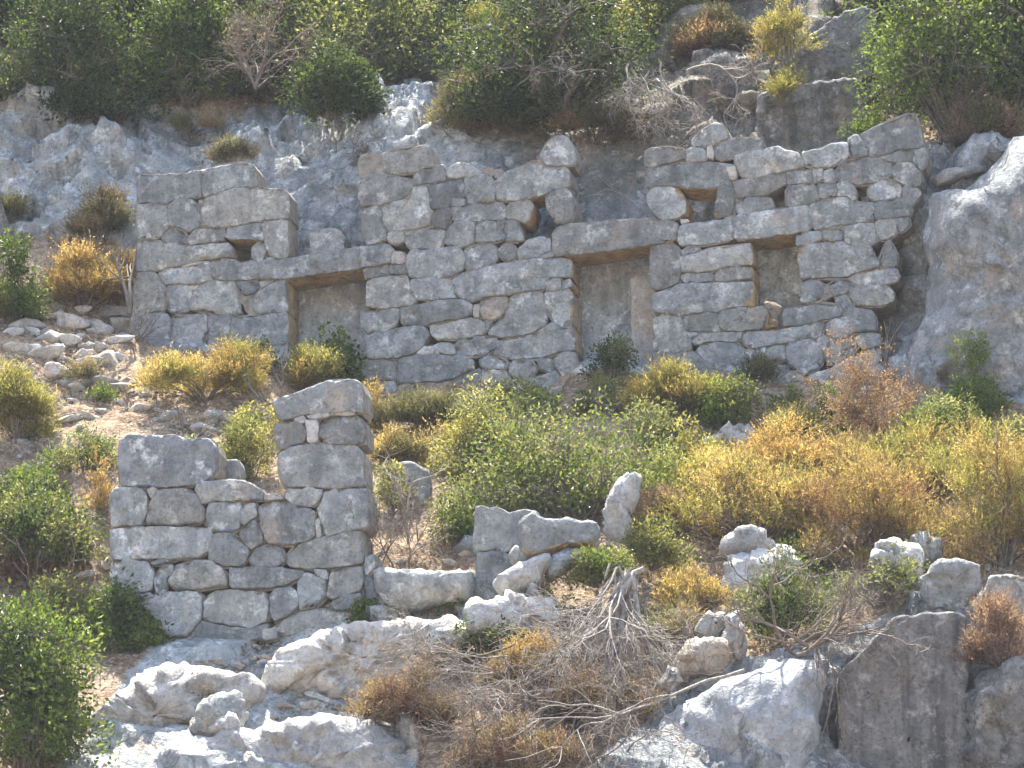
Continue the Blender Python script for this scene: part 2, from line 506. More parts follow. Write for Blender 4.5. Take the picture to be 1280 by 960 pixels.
# the back wall of the house is cut from the rock and is smoother than the open cliff
cut = np.clip(inpoly(ppx, ppy, [(170, 210), (450, 180), (700, 150), (850, 190), (1100, 190), (1110, 470), (170, 470)]).astype(float), 0, 1)
cut = np.clip(cut + inpoly(ppx, ppy, [(95, 230), (200, 230), (200, 470), (95, 400)]), 0, 1)
Cg = cut.reshape(nz, nx)
for _ in range(10):
    Cg[:, 1:-1] = (Cg[:, :-2] + Cg[:, 1:-1] + Cg[:, 2:]) / 3
    Cg[1:-1] = (Cg[:-2] + Cg[1:-1] + Cg[2:]) / 3
cut = Cg.ravel()
ledge = inpoly(ppx, ppy, ROCK_AREAS[1])
amp = (1 - 0.72 * cut) * (1 - 0.45 * ledge) * (1 + 0.6 * inpoly(ppx, ppy, [(-300, 100), (480, 100), (480, 200), (170, 210), (110, 240), (100, 320), (-300, 320)]))
stain = inpoly(ppx + 60 * perlin(TV * 0.8), ppy + 60 * perlin(TV * 0.8 + 7), [(640, 60), (1100, -80), (1110, 200), (1080, 270), (820, 270), (640, 220)]).astype(float)
Sg = stain.reshape(nz, nx)
for _ in range(8):
    Sg[:, 1:-1] = (Sg[:, :-2] + Sg[:, 1:-1] + Sg[:, 2:]) / 3
    Sg[1:-1] = (Sg[:-2] + Sg[1:-1] + Sg[2:]) / 3
stain = Sg.ravel()
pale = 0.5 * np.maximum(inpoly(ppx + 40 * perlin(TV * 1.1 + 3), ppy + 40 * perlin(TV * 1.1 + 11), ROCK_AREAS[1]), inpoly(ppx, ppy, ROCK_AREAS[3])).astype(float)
for poly, k in (([(-300, 130), (150, 110), (380, 140), (480, 130), (600, 130), (590, 215), (450, 200), (170, 215), (150, 300), (-300, 320)], 0.45), ([(330, 330), (830, 290), (1020, 285), (1020, 420), (830, 480), (330, 480)], 1.0), ([(1110, 200), (1300, 150), (1500, 150), (1500, 520), (1120, 480)], 0.1)):  # door and window area: pale cut rock, colour lightened to offset missing skylight
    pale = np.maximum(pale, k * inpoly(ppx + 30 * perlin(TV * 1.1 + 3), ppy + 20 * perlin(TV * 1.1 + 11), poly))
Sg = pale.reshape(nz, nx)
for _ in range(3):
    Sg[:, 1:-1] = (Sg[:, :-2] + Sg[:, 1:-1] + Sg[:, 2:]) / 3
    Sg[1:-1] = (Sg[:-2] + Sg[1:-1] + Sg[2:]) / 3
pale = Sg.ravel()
TV = TV + TN * (rock * rel * amp + (1 - rock) * soilrel)[:, None]
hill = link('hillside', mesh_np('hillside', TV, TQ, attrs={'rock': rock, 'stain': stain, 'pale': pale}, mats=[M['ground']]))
tag(hill, 'steep limestone hillside with rubble slope and rock faces', None, kind='structure')
sv = np.array([[-900, -900, -17.5], [900, -900, -17.5], [900, -20, -17.5], [-900, -20, -17.5]], float)
sh = link('shore', mesh_np('shore', sv, np.array([[0, 1, 2, 3]]), attrs={'rock': np.zeros(4), 'stain': np.zeros(4), 'pale': np.zeros(4)}, mats=[M['ground']]))
tag(sh, 'flat stony shore below the hillside', None, kind='structure')

# ------------------------------------------------------------------ stone builder: an outline traced on a plane becomes a block with depth
def resample(poly, step, soften=1):
    P = np.asarray(poly, float)
    for _ in range(soften):         # cut corners a little
        Q = np.roll(P, -1, 0)
        P = np.stack([0.94 * P + 0.06 * Q, 0.06 * P + 0.94 * Q], 1).reshape(-1, 2)
    Q = np.roll(P, -1, 0)
    L = np.linalg.norm(Q - P, axis=1)
    cum = np.concatenate([[0], np.cumsum(L)])
    n = max(14, int(cum[-1] / step))
    s = np.linspace(0, cum[-1], n, endpoint=False)
    PP = np.vstack([P, P[:1]])
    return np.stack([np.interp(s, cum, PP[:, 0]), np.interp(s, cum, PP[:, 1])], 1)

def outline_solid(poly, thick, edge, pillow, rough, seed, step=0.05, freq=3.0, front=0.0, back_dome=0.0, gap=0.0, cellamp=0.0, tilt=(0, 0), pexp=2.2, chip=0.0):
    """poly: outline in plane units (u, w). Returns V (u, depth, w), quads, ring count. Negative depth comes towards the viewer."""
    r0 = np.sqrt(abs(area2(poly)) / math.pi)
    step = max(step, r0 * 0.055)
    B = resample(poly, step)
    c = B.mean(0)
    n = len(B)
    rad = np.linalg.norm(B - c, axis=1).mean()
    if gap:
        B = c + (B - c) * (1 - gap / rad)
    B3 = np.stack([B[:, 0], np.full(n, seed * 3.7), B[:, 1]], 1)
    out = (B - c) / np.maximum(np.linalg.norm(B - c, axis=1), 1e-6)[:, None]
    B = B + out * (fbm(B3 * 9.0, 3) * min(0.016, 0.06 * rad))[:, None]
    e = min(edge, 0.35 * rad)
    rings = [(0.0, thick + back_dome, 'c')]
    if back_dome:
        rings += [(0.55, thick + back_dome * 0.8, ''), (0.85, thick + back_dome * 0.45, '')]
    else:
        rings += [(0.93, thick, '')]
    k = max(2, int(thick / 0.16))
    rings += [(0.985, thick * 0.96, '')] + [(1.0, thick + (e * 1.3 - thick) * (j / k), 's') for j in range(1, k + 1)]
    rings += [(1 - 0.30 * e / rad, 0.42 * e, ''), (1 - 0.9 * e / rad, 0.05 * e, '')]
    s1 = 1 - 1.1 * e / rad
    kk = max(2, int(rad * s1 / max(step * 1.3, 0.05)))
    rings += [(s1 * (1 - j / kk), 0.0, 'f') for j in range(0 if s1 < 1 - 0.95 * e / rad else 1, kk + 1)]
    V, q = [], []
    for (s, d, kind) in rings:
        xy = c + (B - c) * max(s, 0.02)
        dd = np.full(n, d)
        if d < thick * 0.5:
            dd = dd - pillow * (1 - (s if s > 0 else 0) ** pexp)
        V.append(np.stack([xy[:, 0], dd, xy[:, 1]], 1))
    V = np.concatenate(V)
    R = len(rings)
    a = np.arange(n)
    b = (a + 1) % n
    for j in range(R - 1):
        q.append(np.stack([j * n + a, j * n + b, (j + 1) * n + b, (j + 1) * n + a], 1))
    Q = np.concatenate(q)
    N = vnormals(V, Q)
    fl = N[-n - 1, 1]
    if fl > 0:
        N = -N
        Q = Q[:, ::-1]
    P = V * freq + seed * 13.7
    disp = rough * fbm(P, 4, 0.5) + 0.4 * rough * fbm(P * 4.1, 3, 0.5)
    if chip:
        disp = disp + chip * facets(V * 5.0 + seed * 1.7, 0.9)
    if cellamp:
        wp = V + 0.10 * np.stack([perlin(V * 2 + s) for s in (1.1, 5.3, 8.9)], 1)
        disp = disp + cellamp * (1.1 * facets(wp * 1.3 + seed) + 0.55 * facets(wp * 3.3 + seed) + 0.22 * facets(wp * 8.0 + seed) + 0.2 * fbm(V * 4.0 + seed, 4, 0.55, True))
    w = np.clip(1.0 - np.maximum(V[:, 1] - thick * 0.5, 0) / max(thick, 1e-3), 0.3, 1)
    V = V + N * (disp * w)[:, None]
    V[:, 1] += (V[:, 0] - c[0]) * tilt[0] + (V[:, 2] - c[1]) * tilt[1] + front
    return V, Q, n, R

def area2(poly):
    p = np.asarray(poly, float)
    q = np.roll(p, -1, 0)
    return 0.5 * np.sum(p[:, 0] * q[:, 1] - p[:, 1] * q[:, 0])

class Wall:
    """a masonry face: local x along the wall, local y into the hill, local z up"""
    def __init__(s, name, px, py, y, slope, label, cat, thick=0.62, joint=0.016, grow=0.012):
        s.joint, s.grow = joint, grow
        s.o = at_y(px, py, y)
        s.th = math.atan(slope)
        s.u = np.array([math.cos(s.th), -math.sin(s.th), 0])
        s.n = np.array([math.sin(s.th), math.cos(s.th), 0])
        s.root = empty(name, s.o, label, cat, rz=-s.th)
        s.thick = thick
        s.openings = []
        s.count = 0
        s.core = []
    def uw(s, px, py):
        p = at_plane(px, py, s.o, s.n) - s.o
        return np.array([p @ s.u, p[2]])
    def opening(s, pts):
        P = np.array([s.uw(*p) for p in pts])
        s.openings.append(resample(P, 0.03, 0))
    def near_open(s, P, tol):
        r = np.full(len(P), False)
        for o in s.openings:
            r |= (np.linalg.norm(P[:, None] - o[None], axis=2).min(1) < tol)
        return r
    def stone(s, pts, name='stone', mat='stone', front=None, thick=None, rough=0.014, pillow=None, edge=None, label=None, core=True):
        s.count += 1
        sd = s.count + int(abs(s.o[0]) * 10) % 7 * 50
        r = random.Random(sd * 7 + 3)
        P = np.array([s.uw(*p) for p in pts])
        rad = math.sqrt(abs(area2(P)) / math.pi)
        if front is None:
            front = r.uniform(-0.015, 0.012)
        th = thick or s.thick * r.uniform(0.9, 1.0)
        ed = edge or min(0.024, 0.008 + 0.035 * rad) * r.uniform(0.5, 1.4)
        pil = pillow if pillow is not None else min(0.022, 0.05 * rad) * r.uniform(0.1, 1.3)
        V, Q, n, R = outline_solid(P, th, ed, pil, rough * min(1, rad / 0.15 + .4), sd, front=front, gap=-s.grow, step=0.035, chip=0.013 * min(1, rad / 0.2 + .3),
                                   tilt=(r.uniform(-.03, .03), r.uniform(-.02, .05)))
        c3 = np.array([V[:, 0].mean(), 0, V[:, 2].mean()])
        mid = V[Q].mean(1)
        side = (mid[:, 1] > front + ed * 0.7)
        tanm = side & s.near_open(mid[:, [0, 2]], 0.075)
        me = mesh_np(name, V - c3, Q, mats=[M[mat], M['tan']], midx=tanm.astype(int))
        o = link(name, me, s.root, c3)
        if label: o['label'] = label
        if core and s.thick > 0.3:
            c = P.mean(0)
            B = resample(P, 0.1)
            d = B - c
            L = np.linalg.norm(d, axis=1)[:, None]
            E = B + d / np.maximum(L, 1e-6) * np.where(s.near_open(B, 0.12), -0.03, 0.03)[:, None]
            s.core.append((c, E, s.joint + 0.016 * r.random(), 0.42 + 0.1 * r.random()))
        return o
    def finish(s):
        V, T = [], []
        b = 0
        for c, E, d0, d1 in s.core:
            n = len(E)
            fr = np.stack([E[:, 0], np.full(n, d0), E[:, 1]], 1)
            bk = np.stack([E[:, 0], np.full(n, d1), E[:, 1]], 1)
            V += [fr, bk, np.array([[c[0], d0, c[1]], [c[0], d1, c[1]]])]
            a = np.arange(n)
            k = (a + 1) % n
            T += [np.stack([np.full(n, b + 2 * n), b + a, b + k], 1), np.stack([np.full(n, b + 2 * n + 1), b + n + k, b + n + a], 1),
                  np.stack([b + a, b + n + a, b + n + k], 1), np.stack([b + a, b + n + k, b + k], 1)]
            b += 2 * n + 2
        if V:
            me = mesh_np('mortar_core', np.concatenate(V), None, np.concatenate(T), mats=[M['core']], smooth=False)
            o = link('mortar_core', me, s.root)
            o['kind'] = 'stuff'

def P4(txt, x0, y0, s):
    v = [float(t) for t in txt.replace(',', ' ').split()]
    return [(x0 + v[i] / s, y0 + v[i + 1] / s) for i in range(0, len(v), 2)]
# ------------------------------------------------------------------ upper wall: the front of a ruined house
U = Wall('house_wall', 640, 480, 0.0, 0.22, 'long ruined front wall of grey limestone blocks with two doorways and a window', 'wall', 0.62)
U.opening([(360, 349), (455, 335), (455, 470), (360, 470)])
U.opening([(713, 322), (812, 307), (812, 470), (722, 470), (722, 400), (714, 330)])
U.opening([(940, 300), (996, 293), (997, 383), (979, 384), (979, 411), (959, 411), (959, 384), (940, 384)])
U.opening([(852, 236), (898, 236), (892, 272), (862, 274), (856, 250)])
U.opening([(666, 245), (680, 243), (692, 282), (687, 296), (656, 297), (667, 265)])
U.opening([(289, 300), (315, 299), (314, 320), (300, 326), (292, 322)])

U1 = '''92 232 200 232 325 226 395 210 410 345 300 352 225 385 150 375 90 380
397 208 440 198 500 190 590 170 650 178 672 205 675 290 560 300 470 335 415 340
88 382 150 378 222 390 235 430 240 490 195 545 140 552 88 550
250 385 290 358 345 356 385 385 398 430 395 490 345 515 280 495 238 475 235 430
395 365 415 365 418 385 398 390
410 390 430 350 480 332 570 303 690 300 820 308 836 330 838 452 820 455 700 462 620 480 520 492 420 495 400 480
205 545 245 500 300 505 335 540 335 578 270 580 225 565
338 560 370 510 440 495 510 500 530 520 515 560 430 575 360 588
525 540 545 495 620 480 700 465 715 520 712 565 665 558 560 558
715 470 834 460 840 560 838 640 800 655 755 640 730 600 715 540
90 560 200 560 230 572 340 590 430 585 540 572 560 600 565 645 480 650 420 660 310 690 250 695 180 715 90 720
452 670 480 655 570 655 610 668 655 660 690 690 692 755 600 762 510 758 462 740
660 600 690 568 720 580 728 620 710 670 690 682 660 650
190 735 230 690 320 700 400 680 445 665 452 720 455 760 380 778 300 782 220 780
88 725 180 725 190 760 228 800 232 870 220 915 72 925 72 800
235 790 330 785 355 810 345 860 340 915 260 922 240 900
350 860 380 800 450 765 570 768 585 820 598 930 520 930 430 920 350 905
575 770 690 768 705 790 670 825 625 836 600 812
668 870 690 820 740 790 820 752 835 770 838 920 700 925 668 910'''
U1P = '''735 650 770 648 772 665 740 668
335 790 390 785 380 802 350 810
700 768 760 766 735 785 708 795
310 690 410 665 440 668 400 680 320 700'''
U1T = '''612 850 660 840 665 870 640 880 612 872
622 882 660 885 672 915 650 925 630 905
590 815 612 830 612 850 596 850'''
U2 = '''75 290 210 285 240 300 260 370 240 440 55 480 55 320
262 300 430 295 430 350 440 375 400 460 265 460 258 380
440 305 530 290 560 300 570 460 440 470 442 380
562 310 700 292 838 285 840 440 770 445 600 455 566 420
780 445 835 442 838 540 760 530
600 460 760 450 770 530 590 540
230 450 420 465 590 465 580 540 220 540
60 480 225 450 215 540 60 550'''
U3 = '''188 180 215 150 330 132 400 128 430 150 440 225 360 258 260 268 205 265
78 310 160 265 250 285 340 298 345 330 325 370 290 395 180 425 95 432 75 380
352 280 400 240 490 228 508 260 505 298 420 320 350 325
512 265 530 235 580 208 640 225 690 270 650 282 580 288 520 290
600 290 650 283 700 275 740 290 760 340 755 405 620 415 605 350
760 310 800 265 900 230 1000 225 1095 228 1120 250 1118 330 1000 372 850 402 790 405 770 390
980 180 1030 95 1100 78 1130 110 1155 190 1150 225 1010 222
188 440 240 415 330 392 340 330 415 335 425 370 438 450 435 510 400 535 300 550 215 552 195 500
100 440 175 425 188 450 192 520 215 560 205 600 120 625 90 560
540 440 620 415 790 412 805 440 800 490 700 500 600 510 545 500
812 440 850 400 930 395 945 430 925 500 900 510 850 490 812 490
1005 370 1040 345 1110 342 1135 380 1150 430 1140 500 1090 525 1060 515 1030 470 1010 420
520 550 560 505 650 515 660 580 640 615 580 635 510 620
660 530 720 505 780 525 803 520 800 595 740 610 665 610
808 510 840 498 870 510 885 560 900 600 850 605 808 600
765 510 795 495 803 515 775 525
215 570 250 552 290 560 305 590 285 612 240 615 215 595
305 560 345 550 350 565 315 580
300 595 370 555 440 535 500 545 495 610 480 640 400 648 330 645
318 680 340 650 470 645 580 640 600 700 585 750 530 785 400 790 330 780 310 730
865 660 900 610 980 585 1025 590 1035 650 960 685 880 695
965 690 1030 660 1045 680 1000 692
95 740 120 725 190 720 225 735 215 775 150 785 105 795
228 730 300 720 305 765 255 775 225 770
540 800 600 760 760 725 880 705 1050 690 1120 688 1140 720 1130 790 1060 775 1010 800 1005 850 900 855 720 880 640 910 590 895 560 860
1012 805 1060 780 1085 795 1080 850 1012 855
1085 800 1130 795 1140 830 1090 850
120 810 200 785 310 780 330 850 365 890 350 920 200 940 110 930
335 800 450 790 530 795 545 850 560 890 450 900 370 895 340 850
445 380 600 400 600 430 540 432 445 440'''
U3D = '''425 325 500 300 590 290 605 350 608 385 540 430 435 445
450 470 490 435 530 440 535 480 510 540 450 535 440 500
605 650 640 625 740 620 765 650 760 700 700 740 620 750 600 710
775 650 800 622 850 630 860 680 830 700 790 690'''
U3B = '''75 205 95 175 150 168 190 182 198 262 130 265 85 290
690 250 720 235 745 262 730 275
745 252 785 250 795 268 760 282
530 228 575 205 600 206 560 222
900 218 975 200 985 220 930 230'''
U3T = '''225 690 240 660 290 662 308 690 300 715 240 720'''
U4 = '''85 350 270 345 275 380 240 440 180 465 120 460 85 420
285 340 400 320 480 300 600 298 640 330 640 360 600 390 480 405 390 430 300 430 285 390
825 300 880 262 990 262 1000 310 1010 380 1000 430 930 465 830 485 730 475 725 445 790 390
1005 270 1060 240 1110 240 1145 270 1145 420 1085 435 1040 400 1015 340
430 425 520 410 640 390 700 410 705 470 600 490 470 495 440 470
708 405 742 402 725 440 712 465
105 480 200 465 300 440 400 435 420 480 390 530 350 565 260 590 120 590
365 560 390 530 440 535 500 510 545 525 555 570 450 572 370 570
555 525 600 490 720 482 760 490 755 545 700 575 600 580 565 570
750 570 765 500 850 490 960 470 1010 430 1040 410 1085 440 1145 435 1155 555 1080 555 1020 578 940 595 850 595
90 600 150 598 262 605 260 700 190 695 90 718
270 600 350 575 450 575 600 585 640 600 640 640 560 690 430 710 275 715
680 600 720 578 790 590 820 610 810 640 740 645 690 635
835 620 870 600 940 605 960 650 930 690 870 690 830 660
970 600 1000 582 1050 590 1060 612 1040 660 980 640
1065 580 1100 555 1150 570 1175 620 1180 690 1100 700 1060 620
160 720 250 708 262 760 200 770
275 730 380 720 385 770 330 800 270 800
400 720 560 700 640 650 680 640 680 700 600 780 400 800
690 650 800 650 830 690 820 760 690 760
840 700 960 690 1060 650 1090 720 1050 770 840 770'''
U4B = '''680 330 700 290 760 285 815 290 820 330 780 380 740 400 690 390
650 330 675 325 672 385 650 380'''
U5 = '''518 410 550 375 640 368 680 385 705 440 705 500 660 532 590 535 550 500 520 450
508 195 530 182 640 172 700 185 712 230 640 250 560 268 512 270
712 190 740 180 800 190 815 240 730 250 712 240
512 280 600 265 700 250 830 252 930 260 960 290 940 335 870 375 830 382 760 382 690 378 600 365 520 375
742 140 790 85 850 58 890 58 915 110 910 135 830 165 760 180 742 165
850 190 880 155 930 138 1000 128 1080 140 1105 180 1050 200 950 220 900 240 865 230
870 375 910 345 935 350 955 410 960 460 950 520 880 525 850 520 865 430
665 590 690 560 800 550 940 525 950 560 945 635 880 650 770 665 690 665 665 640
530 690 560 662 640 660 680 690 682 790 670 850 600 885 550 880 530 850
690 690 740 675 775 680 770 700 690 712
680 725 780 700 830 685 1030 652 1038 760 900 775 820 800 690 802
682 820 720 805 738 820 735 855 690 855
745 810 820 805 850 820 840 850 745 855
855 820 880 780 940 770 1035 772 1038 835 900 848 855 845'''
U5P = '''818 180 835 165 848 185 845 230 820 225
685 535 720 535 725 550 690 558
910 265 955 270 960 330 935 335'''
U6 = '''548 310 620 285 680 262 850 255 1040 245 1042 372 920 375 870 400 800 402 690 420 620 410 548 395
548 430 600 415 680 420 700 480 730 530 730 590 640 605 545 590
692 450 730 412 820 405 870 415 870 460 830 495 740 498 700 480
872 430 890 390 930 375 1100 375 1115 400 1110 470 1080 490 900 492 880 470
745 545 790 510 900 498 980 505 985 530 950 550 850 550 760 565
712 502 760 500 765 515 730 525
835 490 865 465 875 490 860 498
780 570 850 552 930 550 980 560 998 590 970 650 950 690 880 690 800 640 760 590
545 600 640 610 740 600 790 640 870 690 860 760 545 760'''
U7 = '''70 300 160 280 290 252 320 275 380 280 415 320 420 355 330 375 160 410 120 410 90 370
62 430 120 415 320 380 330 440 250 470 210 500 90 505 75 470
415 280 500 265 560 240 635 235 645 300 580 340 480 360 425 345
335 380 450 370 460 430 340 445
462 370 510 360 520 410 470 430
520 380 560 365 575 400 570 435 525 432
640 215 680 190 705 220 745 265 735 298 660 305 645 280
705 190 800 145 940 88 975 92 985 150 1005 220 1005 255 900 265 790 298 750 290 720 230
582 370 620 325 690 308 800 308 850 340 855 395 800 430 690 440 600 430 585 405
835 290 950 265 960 330 870 330 835 320
962 265 1020 262 1032 300 1020 350 1000 365 965 330
860 370 890 330 960 335 1000 380 1002 440 960 455 920 440 870 415
740 470 780 425 840 418 890 440 908 470 890 510 830 515 775 525 745 500
585 440 640 425 670 460 678 510 655 520 630 500 590 500
340 450 460 435 480 470 490 515 430 545 335 555 332 480
490 440 580 440 585 500 500 510
80 530 150 505 250 510 268 560 180 580 110 598 82 570
450 545 560 510 620 502 680 530 760 530 768 570 740 620 620 640 480 670 455 630
770 540 830 518 910 515 958 560 945 600 850 605 780 615
745 590 765 585 767 628 748 625
910 470 940 445 995 470 1000 490 960 550 920 520
380 695 430 682 495 680 505 715 450 740 385 748
505 680 560 665 612 665 615 720 540 728 508 712
615 660 700 635 770 635 785 720 740 750 680 755 625 730
775 640 800 612 880 608 885 680 830 720 800 715 785 680
880 615 940 605 948 645 910 675 885 670
755 260 830 292 832 325 800 306 750 300'''
U8 = '''115 600 150 575 330 560 430 540 452 555 445 600 400 620 280 640 170 665 120 640
388 150 450 140 615 130 640 155 750 155 765 200 795 225 790 250 700 280 620 310 520 310 404 315 390 230
800 210 830 130 850 118 865 150 885 200 880 240 840 250 800 250
640 310 700 280 790 262 870 255 895 300 880 330 800 345 690 345
545 340 590 315 670 330 690 350 640 380 580 400 555 380
650 375 700 350 830 345 865 385 860 425 810 450 690 445 660 410
402 345 440 320 500 325 520 370 505 420 440 430 402 430
318 470 400 450 480 430 590 440 612 470 600 500 520 520 400 545 320 550
580 410 620 395 660 415 665 460 620 475 590 440
530 540 600 500 680 460 760 475 780 520 775 575 680 580 590 615 545 600
455 550 480 530 515 540 510 590 470 615 455 600
485 620 520 598 548 620 530 670 510 685 490 650
550 618 575 612 565 645 552 650
335 660 360 625 460 615 490 650 515 700 500 760 420 790 350 740 335 700
530 690 560 645 630 605 670 625 675 680 600 730 540 740
675 610 720 585 790 590 805 640 740 660 690 640
215 690 260 645 320 650 330 690 320 720 230 730
100 700 130 672 195 670 208 705 150 740 95 735
200 660 225 655 228 675 210 685
330 800 360 775 400 790 440 840 390 850 340 830
160 830 230 830 250 870 180 880
86 582 112 575 106 612 84 622
5 740 150 745 220 735 330 745 340 790 320 840 5 840
440 800 560 760 700 690 800 660 810 720 700 800 450 860'''
U8T = '''520 345 542 350 556 388 522 415'''

def lay(w, txt, x0, y0, s, **kw):
    for ln in txt.split('\n'):
        w.stone(P4(ln, x0, y0, s), **kw)

lay(U, U1, 150, 160, 4); lay(U, U1P, 150, 160, 4, mat='stone_pale'); lay(U, U1T, 150, 160, 4, mat='rubble', front=0.1, thick=0.35)
lay(U, U2, 150, 320, 4)
lay(U, U3, 430, 150, 4); lay(U, U3D, 430, 150, 4, mat='stone_dark'); lay(U, U3B, 430, 150, 4, mat='rubble', front=0.12, thick=0.4); lay(U, U3T, 430, 150, 4, mat='rubble')
lay(U, U4, 430, 300, 4); lay(U, U4B, 430, 300, 4, mat='rubble')
lay(U, U5, 680, 140, 4); lay(U, U5P, 680, 140, 4, mat='stone_pale')
lay(U, U6, 680, 290, 4)
lay(U, U7, 900, 120, 4)
lay(U, U8, 900, 270, 4); lay(U, U8T, 900, 270, 4, mat='rubble', front=0.08)
LK = dict(name='lintel', front=-0.03, rough=0.012, pillow=0.015, edge=0.03)
U.stone([(324, 335), (330, 326), (367, 322), (420, 313), (457, 308), (484, 305), (491, 313), (487, 329), (454, 336), (430, 340), (400, 344), (360, 350), (345, 350), (325, 348)], label='long limestone beam over the left doorway', **LK)
U.stone(P4('40 610 60 570 110 560 260 550 400 542 530 535 610 540 660 555 660 640 610 660 530 672 400 690 300 702 200 715 130 722 60 722 45 700', 680, 140, 4), label='long limestone beam over the middle doorway', **LK)
U.stone(P4('75 600 200 580 440 548 448 650 430 680 340 695 200 715 90 722 75 690', 900, 120, 4), label='limestone beam over the window', **LK)
U.stone([(381, 285), (397, 280), (415, 280), (423, 288), (425, 310), (383, 316)], front=0.22, thick=0.4, core=False)
U.finish()
# pieces of tan stone standing loose on the window sill
def loose(name, pts, y, label, cat, mat, front=0.1, back=0.2, rough=0.03, cell=0.0, group=None, thick=None, kind=None, edge=None, freq=3.0, step=0.05, tan_under=False):
    P = np.array([at_y(px, py, y)[[0, 2]] for px, py in pts])
    rad = math.sqrt(abs(area2(P)) / math.pi)
    sd = int(abs(pts[0][0] * 7 + pts[0][1])) % 400
    V, Q, n, R = outline_solid(P, thick or rad * 0.5, edge or rad * 0.2, front, rough, sd, back_dome=back, cellamp=cell, freq=freq, step=step, pexp=2.2 if cell < 0.04 else 3.2)
    c3 = np.array([V[:, 0].mean(), 0, V[:, 2].min()])
    und = None
    if tan_under:
        fq = V[Q]
        fn = np.cross(fq[:, 2] - fq[:, 0], fq[:, 3] - fq[:, 1])
        und = (fn[:, 2] < -0.55 * np.linalg.norm(fn, axis=1)).astype(int)
    me = mesh_np(name, V - c3, Q, mats=[M[mat], M['tan']] if tan_under else [M[mat]], midx=und)
    o = link(name, me, None, c3 + np.array([0, y, 0]))
    return tag(o, label, cat, group, kind)

yw = lambda px: -0.22 * (px - 640) / 95.0
loose('sill_stone', P4('215 435 235 425 275 428 318 455 305 500 300 550 262 560 240 545 238 490', 900, 270, 4), yw(968) + 0.30, 'tall tan stone standing in the gap of the window sill', 'stone', 'tan', 0.05, 0.05, 0.01)
loose('sill_stone', P4('232 520 262 510 292 528 292 558 235 562', 900, 270, 4), yw(968) + 0.16, 'small round tan stone at the front of the window sill', 'stone', 'tan', 0.04, 0.04, 0.008)

loose('rock_pillar', [(788, 348), (800, 342), (834, 338), (834, 480), (787, 480), (790, 420)], yw(800) + 0.55, 'pale cut rock pillar inside the middle doorway', 'rock', 'rubble', 0.01, 0.05, 0.012, thick=0.2, edge=0.02)

# ------------------------------------------------------------------ lower wall with its standing pier
L = Wall('pier_wall', 300, 790, -5.3, 0.18, 'lower ruined wall of squared limestone with a tall standing pier', 'wall', 0.62, 0.05, 0.007)
LS = 1013 / 380.0
LT = '''45 420 60 398 150 398 170 430 165 490 155 522 50 528
170 405 190 395 205 405 185 435
165 490 180 445 205 405 290 400 325 415 358 470 355 515 250 522 170 520
330 400 350 385 430 372 490 375 553 405 555 440 460 445 390 440 350 450 340 430
365 490 378 445 480 445 487 470 480 530 450 548 380 540 363 520
490 455 530 450 535 490 500 515 485 515
540 465 570 448 630 445 725 475 728 555 690 580 630 588 570 580 550 520
478 550 505 510 535 505 553 545 555 580 520 602 490 580
375 610 385 560 420 548 470 560 508 610 490 655 430 660 378 640
48 535 160 528 380 530 388 560 370 610 340 630 240 635 50 640
508 640 530 600 580 585 615 600 628 640 600 662 530 662
635 620 660 590 740 568 880 540 890 570 888 650 800 665 700 668 640 655
590 110 600 100 690 75 780 38 865 38 885 60 888 150 850 145 780 150 700 155 620 175 605 160
597 190 620 178 680 180 700 215 690 245 640 265 610 268 597 230
745 190 780 165 870 160 890 190 890 250 780 253 745 225
610 290 630 270 700 252 850 250 885 280 890 390 780 400 630 395 610 350
632 405 700 398 755 405 740 440 715 462 650 450 630 430
738 470 760 415 800 402 900 400 905 530 850 540 770 562 750 510
730 510 745 500 752 560 732 565
50 650 100 640 175 650 190 690 180 740 110 755 50 720
180 650 240 620 265 640 200 655
195 700 215 660 250 655 258 680 235 700 230 750 200 758
240 710 270 655 330 640 390 645 430 680 435 725 340 735 270 740
445 665 520 662 690 672 690 690 640 720 560 735 448 730
672 710 700 680 765 710 768 760 720 800 680 805
725 670 770 675 772 705 740 695
770 760 785 680 800 665 885 665 890 700 880 740 800 770
130 775 200 750 330 742 355 760 345 830 300 890 240 895 160 800
358 780 385 745 480 738 560 745 575 780 570 840 520 870 400 850 358 830
580 755 600 735 640 728 670 750 675 790 640 820 595 842 580 810
580 870 660 815 760 802 850 815 855 850 760 880 640 890 600 885
765 790 830 755 885 750 880 800 800 805
888 660 900 630 925 622 928 660 900 690
890 710 905 688 960 790 940 795 890 760
50 730 110 760 180 750 195 765 130 775 170 830 60 830
350 840 400 855 520 872 575 850 570 900 350 920 310 900'''
LP = '''697 175 735 170 742 200 738 245 705 245
660 170 690 158 700 175 680 185
700 160 770 145 775 160 720 172
775 145 860 138 862 155 780 160
555 870 600 868 605 900 560 905
560 420 600 418 625 435 560 440'''
lay(L, LT, 120, 460, LS)
lay(L, LP, 120, 460, LS, mat='stone_pale')
L.stone(P4('78 240 110 225 190 222 265 222 290 235 380 235 398 260 398 350 345 385 240 395 80 392 75 320', 120, 460, LS), mat='stone_dark', label='dark grey squared block on top of the left end')
L.stone(P4('400 275 440 275 447 300 447 370 400 380', 120, 460, LS), front=0.5, thick=0.3, core=False)
L.finish()

